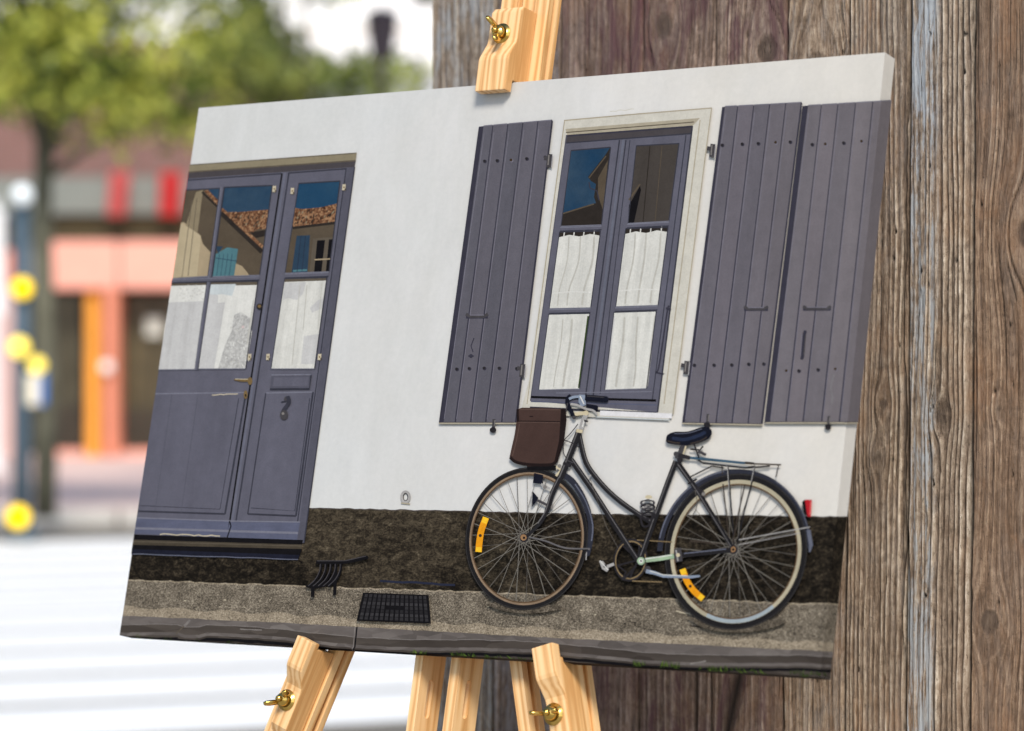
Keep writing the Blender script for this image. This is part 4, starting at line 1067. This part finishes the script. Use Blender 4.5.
def hinge_part(x, y, parent, flip=1):
    s = Part('hinge', parent); s.line([(x - 6 * flip, y - 2), (x - 1 * flip, y - 1)], 4, I_iron); s.line([(x, y - 6), (x - 1.4, y + 7)], 5, I_iron); s.line([(x - 1, y - 5), (x - 2, y + 5)], 1.2, I_ironl); s.line([(x + 2.6, y - 4), (x + 1.4, y + 8)], 1, I_shadow); s.build()

# ---- shutters: boards, nails, handles, hinges
def shutter(q, grooves_t, grooves_b, inks, nails, rust, handle, hinges, hook, extra=None, edge=3.2, gap=1.2):
    s = Part('printed_shutter')
    s.poly([(q[0][0] - gap, q[0][1] + 1), q[1], (q[1][0] + 1, q[1][1] + 2), (q[2][0] + 1, q[2][1] + 1.0), (q[3][0] - gap, q[3][1] + 1.0)], I_shd)
    s.line([(q[3][0] - 1, q[3][1] + 1.4), (q[2][0] + 1, q[2][1] + 1.4)], 1.4, I_stoned)
    s.build(); o = s.o
    T = [(q[0][0] + edge, q[0][1] - .2)] + [(x, q[0][1] + (q[1][1] - q[0][1]) * (x - q[0][0]) / (q[1][0] - q[0][0])) for x in grooves_t] + [q[1]]
    Bt = [(q[3][0] + edge, q[3][1])] + [(x, q[3][1] + (q[2][1] - q[3][1]) * (x - q[3][0]) / (q[2][0] - q[3][0])) for x in grooves_b] + [q[2]]
    for i in range(len(T) - 1):
        b = Part('plank', o); g_ = .45
        t0, t1, b0, b1_ = (T[i][0] + g_, T[i][1]), (T[i + 1][0] - g_, T[i + 1][1]), (Bt[i][0] + g_, Bt[i][1]), (Bt[i + 1][0] - g_, Bt[i + 1][1])
        b.poly([t0, t1, b1_, b0], inks[i % len(inks)])
        b.line([(t0[0] + .5, t0[1] + 8), (b0[0] + .5, b0[1] - 3)], .55, I_shl)
        b.line([(t1[0] - .3, t1[1] + 7), (b1_[0] - .3, b1_[1])], .6, I_shd)
        b.line([(t0[0], t0[1] + .5), (t1[0], t1[1] + .5)], .9, I_shl)
        b.build()
    for j, (x, y) in enumerate(nails):
        n = Part('nail', o); n.dot(x + .6, y + .5, 1.9, I_shl if j in rust else I_shd, n=8); n.dot(x, y, 1.5, I_rust if j in rust else I_nail, n=8); n.build()
    hx0, hx1, hy = handle
    h = Part('shutter_handle', o); h.line([(hx0, hy + 1.2), (hx1, hy + 1.2)], 3.6, I_shd); h.line([(hx0, hy - 1.4), (hx0 + 4, hy + .8), (hx1 - 4, hy + .8), (hx1, hy - 1.4)], 3.0, I_iron); h.line([(hx0 + 4, hy - .4), (hx1 - 4, hy - .4)], .8, I_shl); h.build()
    for x, y in hinges: hinge_part(x, y, o)
    h = Part('hook', o); h.line([(hook[0], hook[1] - 7), (hook[0] - .6, hook[1] + 3)], 3, I_iron); h.dot(hook[0] - 1, hook[1] + 4, 3.4, I_nail, ry=3); h.line([(hook[0] + 1, hook[1] - 6), (hook[0] + .4, hook[1])], .8, I_ironl); h.build()
    if extra: extra(o)
def ex_left(o):
    s = Part('shutter_catch', o); s.line([(474, 338), (471, 346), (473, 352)], 1, I_shd); s.dot(471, 356, 2, I_shd); s.line([(468, 356), (474, 356)], 1, I_shd); s.build()
shutter([(480, 125.6), (552, 119.5), (516, 422), (440, 421.9)], [493, 508, 523, 538], [455.6, 471, 486, 502], I_sh,
        [(484.4, 161), (497, 160.5), (511, 160), (526.5, 158.6), (545, 157), (456.5, 369), (469, 368.4), (484, 368), (499, 368), (516.5, 368.5)], (2,), (466, 488, 315.5), [(550, 160), (523, 370)], (494, 426), ex_left)
shutter([(723.4, 106), (801.3, 101.8), (761.8, 423.5), (683.3, 422)], [737.8, 753.8, 769.8, 785.8], [700.4, 716.4, 732.4, 748.4], [ink('shutter_mid_' + str(i), c, .10, 34, (1, .16, 1), None, 6) for i, c in enumerate(((105, 102, 111), (108, 104, 113), (103, 100, 109), (110, 106, 114), (108, 104, 111)))],
        [(722, 145), (742, 144), (758, 143.4), (775.6, 142.3), (790, 141.8), (694, 365), (713.7, 365), (731.4, 364.8), (748.4, 364), (763.4, 363.8)], (3,), (744, 768, 308), [(713, 150), (687, 367)], (708, 421), None, 1.2)
def ex_right(o):
    s = Part('shutter_pull', o); s.line([(804.5, 333), (803.5, 345), (802.5, 357)], 3.4, I_shd); s.line([(805.6, 335), (803.6, 355)], 1.2, I_iron); s.line([(802, 334), (800.5, 356)], .8, I_shl); s.dot(805, 332, 1.8, I_shd); s.dot(802, 358, 1.8, I_shd); s.build()
    s = Part('paint_streak', o); s.line(spline([(834, 374), (831, 388), (832.5, 398), (831.5, 404)]), [.4] + [2.2] * 23 + [.5], ink('streak', (122, 119, 124), .12, 200, (1, .1, 1))); s.build()
shutter([(804.5, 105), (896, 99.6), (866, 421.5), (766.5, 421.5)], [821.5, 838, 855.7, 872.8], [786.3, 803.4, 822, 839.7], I_shr,
        [(812, 144.4), (825.3, 144), (843.4, 142.8), (861.6, 141.2), (786.3, 370.7), (798.6, 370.7), (817.8, 369.6), (835.4, 369)], (1, 3, 4, 7), (803, 831, 307.7), [], (829, 423), ex_right, 3.2, 2.0)

# ---- drain cover and boot scraper
ink_rib = [ink('drain_' + str(n), c, .2, 300) for n, c in enumerate(((50, 49, 52), (42, 41, 44), (58, 57, 60)))]
s = Part('printed_drain_cover'); q = ((364.5, 593.7), (427, 596), (429.5, 622), (358.5, 619.5)); s.poly([(363, 592.5), (428.5, 595), (431, 623.5), (356.5, 620.8)], I_black); s.build(); dr = s.o
for i in range(14):
    for j in range(7):
        u0, u1, v0, v1 = (i + .14) / 14, (i + .80) / 14, (j + .06) / 7, (j + .92) / 7
        if 5 <= i <= 8 and j == 3: continue
        b = Part('rib', dr); b.poly([quadpt(q, u0, v0), quadpt(q, u1, v0), quadpt(q, u1, v1), quadpt(q, u0, v1)], ink_rib[(i * 3 + j) % 3]); b.build()
s = Part('printed_boot_scraper'); s.line(spline([(316, 562), (330, 562.5), (345, 562), (356, 560), (368, 557)]), 3.4, I_black); s.line([(317, 560.8), (345, 560.8), (366, 556)], .8, I_iron)
s.line([(313, 584), (312.5, 597)], 3.6, I_black); s.line([(336, 566), (334.5, 595)], 3.2, I_black); s.line(spline([(306, 586), (316, 587), (327, 584), (336, 578)]), 3, I_black)
for i in range(5):
    x = 321 + 5 * i; s.line(spline([(x, 563), (x - .5, 571), (x - 5, 580), (x - 13, 587)]), 2.2, I_black); s.line(spline([(x - .8, 564), (x - 1.6, 571), (x - 6, 579.5), (x - 13, 586)]), .8, I_iron)
s.build()

# ---- bicycle
I_gravel_d = ink_speckle('gravel_shadow', [(.28, (36, 32, 28)), (.42, (70, 64, 56)), (.56, (96, 88, 78)), (.72, (142, 132, 118))], 1050, (.8, 1, 1), 60, .38)  # gravel darkened in the ink as the shadow under each wheel
bike = link(bpy.data.objects.new('printed_bicycle', bpy.data.meshes.new('printed_bicycle')), canvas)    # its own mesh is the frame, filled in below
FR = Part('printed_bicycle')
BP = lambda n: Part(n, bike)
for sh in ([(486, 604), (505, 601), (540, 604), (562, 606.5), (552, 611), (526, 613.5), (500, 610), (486, 604)], [(686, 616), (720, 622), (760, 620), (786, 620), (772, 628), (736, 632.5), (704, 628), (686, 616)]):
    s = BP('contact_shadow'); s.poly(spline(sh, 5)[:-1], I_gravel_d); s.build()
def ell(c, a, b, k=.04): return lambda f: (lambda t: (c[0] + a * f * math.cos(t) - k * b * f * math.sin(t), c[1] + b * f * math.sin(t)))
FC, RC = (526.6, 538.7), (735.8, 551.6)
fe, re_ = ell(FC, 61.4, 71.4), ell(RC, 71.4, 78.2)
def wheel(e, hub, c, rim, rimi, n, f_rim, inner, hubink, reflector, spk):
    s = BP('spokes')
    for i in range(n):
        t = 2 * math.pi * (i + .3) / n; off = .55 * (1 if i % 2 else -1); hr = 4.5
        h = (hub[0] + hr * math.cos(t + off * 2.2), hub[1] + hr * math.sin(t + off * 2.2)); e1 = e(inner)(t)
        s.line([h, e1], .55 if i % 3 else .75, spk if i % 4 else I_spoked)
    s.build()
    s = BP('tyre'); s.ring(e(1.0), e(f_rim), I_tyre); s.ring(e(.992), e(.984), I_tyrel); s.build()
    s = BP('rim'); s.ring(e(f_rim + .004), e(inner), rim); s.ring(e(inner + .006), e(inner - .012), rimi)
    if rim is I_rim: s.ring(e(f_rim), e(inner + .004), I_rimb, .9, 2.0, 24)
    s.build()
    s = BP('hub'); s.dot(*hub, 4.6, I_nail); s.dot(hub[0] - .5, hub[1] - .4, 3.2, hubink); s.dot(hub[0], hub[1], 1.3, I_black); s.build()
    s = BP('reflector'); s.line(reflector, 6.4, I_orange); s.line(reflector[:3], 5.6, I_yellow); s.line(reflector[-3:], 5.6, I_yellow); m = reflector[len(reflector) // 2]; s.dot(*m, 1.6, I_rust); s.build()
# rear mudguard and stays lie behind the wheel's spokes
s = BP('mudguard'); me_ = ell((734, 552.5), 77, 83.5); s.ring(me_(1.0), me_(.93), I_guard, math.radians(181), math.radians(357), 60); s.ring(me_(.995), me_(.978), I_guardl, math.radians(190), math.radians(260), 30); s.ring(me_(.995), me_(.985), I_guardl, math.radians(300), math.radians(357), 20); s.line([(808.5, 530), (811, 545), (809.5, 552)], [4, 4, 2], I_guardl); s.build()
wheel(re_, (733.2, 549.6), RC, I_rim, I_rimi, 36, .915, .862, I_copper, spline([(682.5, 569), (687, 581), (694, 591), (703, 599)], 4), I_spoke)
s = BP('mudguard'); s.line(spline([(562, 474), (573, 482), (584, 500), (590.5, 522), (590, 542), (586.5, 556)]), [3] + [6] * 20 + [5.5] * 19 + [2], I_guard); s.line(spline([(575, 484), (586, 502), (592.5, 524), (591.5, 541)]), 1.3, I_guardl); s.line([(586.5, 552), (586, 560)], 1, I_silver); s.build()
wheel(fe, (524, 537.8), FC, I_rimc, I_rimi, 34, .928, .898, I_copper, spline([(486, 517.5), (481.5, 530), (479.5, 541), (478.5, 552)], 4), I_spoke)
s = BP('mudguard_stay'); s.line(spline([(528, 537), (545, 541), (565, 548), (590, 549)]), 2.0, I_framel); s.line(spline([(528, 537.8), (545, 542), (565, 549), (588, 549.8)]), .7, I_black); s.build()
s = BP('mudguard_stay'); s.line([(738, 540), (810, 527)], 1.0, I_silver); s.line([(738, 545), (800, 533)], .7, I_silver); s.build()
# lamp bracket on the fork
s = BP('front_lamp'); s.poly([(534, 473), (543, 475), (543, 484), (533, 483)], I_saddle); s.line([(541, 484), (550, 489)], 2.4, I_silver); s.poly([(532.5, 491), (538.5, 498), (536, 502), (532, 507)], I_saddle); s.line([(537, 500), (547, 505), (553, 507)], 2.6, I_iron); s.dot(545, 487, 2, I_ironl); s.dot(551, 506, 2.2, I_ironl); s.line([(531.8, 492), (531.4, 506)], .8, I_silver); s.build()
def tube(name, pts, w, hl=-.9, w2=None, mat=I_frame, hm=I_framel, hw=.9):
    FR.line(pts, w, mat, w2=w2); FR.line([(a + hl, b - abs(hl) * .35) for a, b in pts], hw, hm, w2=(w2 or w) * hw / w)
# rack
s = BP('rack'); s.line([(684, 457.5), (700, 459.5), (746, 463.5), (781, 464.8)], 1.6, I_rackd); s.line([(679, 457), (700, 458.5), (745, 463.2)], 2.6, I_rack); s.line([(698, 460), (703, 463), (745, 468), (770, 466)], 1.6, I_frame); s.line([(745, 462), (754, 463), (755, 466), (748, 467)], 1.2, I_frame)
s.line([(778.5, 465), (776, 477)], 1.1, I_rackd); s.line([(728, 466), (730, 492), (733.5, 533), (734, 546)], 1.4, I_frame); s.line([(755, 466), (752, 482), (744, 512), (737, 545)], 1.4, I_frame); s.line([(727.3, 466), (729.2, 492)], .7, I_silver); s.line([(754.4, 467), (751, 482)], .7, I_silver)
s.line([(723, 484), (727, 520), (729, 542)], 1.2, I_rackd); s.line([(745, 484), (738, 515), (733, 542)], 1.2, I_rackd); s.line([(722, 466), (722.4, 474)], 1, I_rackd); s.line([(690, 477), (712, 466), (724, 468)], 1.4, I_frame); s.build()
tube('seat_stay', [(677, 462), (697, 490), (718, 524), (732, 547)], 5.4, -1.1, 4.2)
s = BP('brake'); s.line([(688, 484), (697, 479)], 2, I_nail); s.line([(696, 488), (704, 493)], 3, I_nail); s.dot(703.5, 494, 2, I_ironl); s.line(spline([(695, 490), (697, 505), (692, 516), (680, 530)]), .7, I_spoked); s.build()
s = BP('chainring'); ce = ell((630.5, 560), 17.2, 21.5, .05); s.ring(ce(1.0), ce(.88), I_nail, n=40); s.ring(ce(.90), ce(.83), I_chain, n=60); s.ring(ce(.83), ce(.76), I_black, n=40)
for i in range(5):
    t = i * 2 * math.pi / 5 + .3; s.line([(638, 560), ce(.85)(t)], 1.8, I_nail)
s.line([(632, 581), (662, 582)], 1.1, I_chain); s.line([(637, 540), (672, 542)], 1.0, I_chain); s.build()
tube('down_tube', [(571, 459.5), (591, 488), (614, 524), (637.5, 560)], 5.6, 1.0)
tube('top_tube', spline([(579, 434), (585.5, 461), (596.5, 478), (612, 494.5), (630, 508.5), (652.5, 523)]), 5.2, 1.0)
tube('seat_tube', [(676, 461), (668, 482), (655, 518), (640.5, 558)], 5.4, -.9)
s = BP('chain_stay'); s.line([(641, 561), (678, 555.5), (731, 550)], 5, I_frame); s.line([(642, 560.5), (660, 558.5), (674, 556)], 4.6, I_green); s.line([(645, 559), (672, 555)], 1, I_curw); s.line([(684, 553.5), (726, 549)], 1.2, I_guardl)
s.poly([(674, 549), (681, 547.5), (682.5, 561), (675.5, 562.5)], I_iron); s.line([(676, 550), (678, 561)], 1.2, I_silver); s.dot(678, 555, 2, I_cream); s.build()
s = BP('bottom_bracket'); s.dot(641, 561, 5, I_nail); s.dot(641, 561, 4, I_green); s.dot(641, 561, 2.2, I_curw); s.dot(641, 561, 1, I_black); s.build()
s = BP('crank'); s.dot(647.5, 569.5, 3.6, I_iron); s.line([(646, 571), (655, 573), (663, 576), (690, 577), (700, 576)], [4, 3.6, 3, 3, 2], I_silverb); s.line([(650, 571), (663, 574.8), (688, 576)], .8, I_curw); s.line([(617, 565), (626, 572), (622, 580)], 1.6, I_nail); s.line([(636, 566), (623, 580)], 2.2, I_nail); s.build()
s = BP('pedal'); s.poly([(599, 561), (603, 561), (609, 569), (607, 572), (602, 569)], I_silver); s.line([(606, 567), (614, 564)], 3, I_silver); s.dot(605, 566, 1.8, I_iron); s.line([(600, 560.5), (608, 570)], .8, I_curw); s.build()
s = BP('cable_lock')
for i in range(4):
    c = (647.5 + .4 * i, 503 + 4.2 * i); s.ring(lambda t: (c[0] + 7.6 * math.cos(t), c[1] + 4.2 * math.sin(t)), lambda t: (c[0] + 5.4 * math.cos(t), c[1] + 2.4 * math.sin(t)), I_nail if i % 2 else I_iron, n=20)
s.line([(641.5, 500), (648, 498.5), (653, 500)], 1, I_curw); s.line([(641, 508), (647, 506.5)], .8, I_silver); s.line(spline([(640, 515), (643, 526), (650, 524), (653, 512)]), 2, I_nail); s.dot(648.5, 497, 3.6, I_cream, ry=2); s.build()
# saddle
sd = [(665.8, 440.7), (667.4, 435), (675, 431.8), (688, 431.4), (703, 426.8), (710.6, 429), (711.4, 435), (704.8, 440.7), (689.9, 444.9), (680, 445), (668.3, 443.4)]
s = BP('saddle_spring'); s.line([(684, 444), (681, 452), (677, 459)], 6, I_iron); s.line([(686, 446), (683, 455)], 1.6, I_cream); s.line([(690, 449), (700, 450), (703, 446)], 1.8, I_frame); s.line([(694, 444), (699, 458)], 1.6, I_nail); s.line([(698, 451), (706, 455)], 3, I_iron); s.line([(675, 454), (690, 458)], 4, I_nail); s.dot(676, 454, 2.6, I_iron); s.dot(680, 460, 3, I_nail); s.build()
s = BP('saddle'); s.poly(spline(sd + [sd[0]], 4)[:-1], I_saddle); s.line(spline([(672, 438), (684, 439.5), (696, 436.5), (706, 432)]), [.8] + [3.4] * 23 + [.8], I_saddleb); s.line(spline([(667.5, 441), (674, 442.5), (680, 443)]), 1.3, I_rackd); s.line(spline([(690, 443.6), (700, 441), (707, 437)]), 1, I_rackd); s.line(spline([(674, 433.6), (688, 433), (702, 428.8)]), .8, I_guardl); s.build()
# fork, head tube, stem, handlebar
s = BP('fork'); s.line(spline([(562, 474), (553, 492), (547, 510.5), (538.7, 524.4), (527, 536)]), [5.4] * 9 + [5] * 8 + [4] * 8 + [3.2] * 8, I_frame); s.line(spline([(560.6, 474), (551.6, 492), (545.6, 510.5), (537.6, 523.4)]), 1.1, I_framel); s.line([(555, 466), (561, 470), (556, 476)], 2.4, I_cream); s.dot(559.5, 466, 2, I_ironl); s.build()
tube('head_tube', [(579.3, 430.6), (568, 460), (560.5, 478)], 6.2, -1.3, hw=1.3)
s = BP('headset'); s.line([(576.3, 430.5), (582.6, 431.5)], 3.4, I_cream); s.build(); s = BP('fork_crown'); s.line([(563, 463), (571, 466)], 3, I_nail); s.line([(565, 459), (573, 463)], 1.2, I_iron); s.build()
s = BP('stem'); s.line([(581, 429), (583.2, 420.5), (586, 414.5)], 4.6, I_silver); s.line([(586.4, 413), (580, 413.4), (573.5, 414.5)], 3.6, I_cream); s.line([(582.4, 427), (584.2, 420)], 1.3, I_curw); s.dot(586, 413, 2.6, I_cream); s.line([(584, 420.5), (588, 421.5)], 1.8, I_nail); s.dot(574, 417, 2.2, I_iron); s.build()
s = BP('handlebar'); s.line(spline([(571, 395.5), (567.6, 399), (568, 405), (571.5, 412), (573, 416)]), 4.2, I_saddle); s.line(spline([(569, 399), (574, 397), (582, 396.5)]), 2.6, I_silverb); s.poly([(579, 394.6), (585.5, 395), (586, 405), (581, 407), (578.4, 402)], I_silverb); s.line([(580, 396), (584, 404)], 1.2, I_curw); s.line([(567.4, 403), (566, 412)], 1.2, I_iron); s.dot(565, 420, 1.6, I_red, n=6); s.build()
s = BP('grip'); s.line([(585, 397.4), (606, 399.3)], 6, I_saddle); s.dot(606.4, 399.3, 2.2, I_saddle, ry=3); s.line([(587, 396), (604, 397.4)], .8, I_iron); s.build()
s = BP('grip'); s.line([(586, 406.2), (596, 407.8)], 5, I_saddle); s.dot(596.4, 407.8, 1.8, I_saddle, ry=2.5); s.build()
s = BP('brake_lever'); s.line(spline([(570.5, 404), (577, 405), (585, 408.6), (593, 410.6), (597.2, 414.6)]), [1.6] + [2.2] * 31 + [1.4], I_silver); s.build()
s = BP('brake_cable'); s.line(spline([(578, 424), (570, 434), (564, 441), (563.5, 452), (566, 458)]), .9, I_nail); s.line(spline([(564, 440), (572, 443), (582, 449)]), .9, I_nail); s.line([(590, 478), (606, 526), (618, 548)], .5, I_spoked); s.line([(588, 477), (591, 475)], 1.6, I_silver); s.build()
# bag
s = BP('bag'); bg_ = [(518, 409), (522, 407.6), (541, 407.8), (565.6, 409), (566.6, 420), (564, 441.6), (558, 460.5), (551, 466), (528, 466.4), (513.5, 462), (509.6, 456.6), (514.6, 434.7), (517, 418)]
s.line([(527, 467), (556, 468)], 5, I_black); s.poly(bg_, I_bag); s.poly([(561, 409), (565.6, 409), (566.6, 420), (564, 441.6), (558, 460.5), (554, 463), (559, 441)], I_bagd); s.line(spline([(510, 457), (516, 462), (530, 464.6), (551, 464.5), (557, 460)]), 3, I_bagd)
s.line([(517.6, 409), (518, 422)], 2.2, I_bagd); s.line([(518, 421), (540, 421.2), (560, 421.6)], .9, I_bagd); s.line([(518, 422.2), (540, 422.4), (560, 422.8)], .7, I_bagl); s.line(spline([(519.5, 424), (516.5, 440), (512.5, 456)]), .8, I_bagl); s.line([(520, 409.2), (560, 409.8)], .9, I_bagl); s.line([(529.5, 416.5), (533, 416.3)], 1, I_bagd); s.build()
s = BP('tail_light'); s.poly([(802, 502), (805, 499.4), (807.4, 516.5), (804, 513)], I_black); s.poly([(804.8, 499.6), (812, 499.8), (811, 517), (807.4, 516.4)], I_red); s.line([(811, 501), (810, 515)], 1.6, I_redl); s.build()
FR.bm.to_mesh(bike.data); FR.bm.free()
for m in FR.mats: bike.data.materials.append(m)
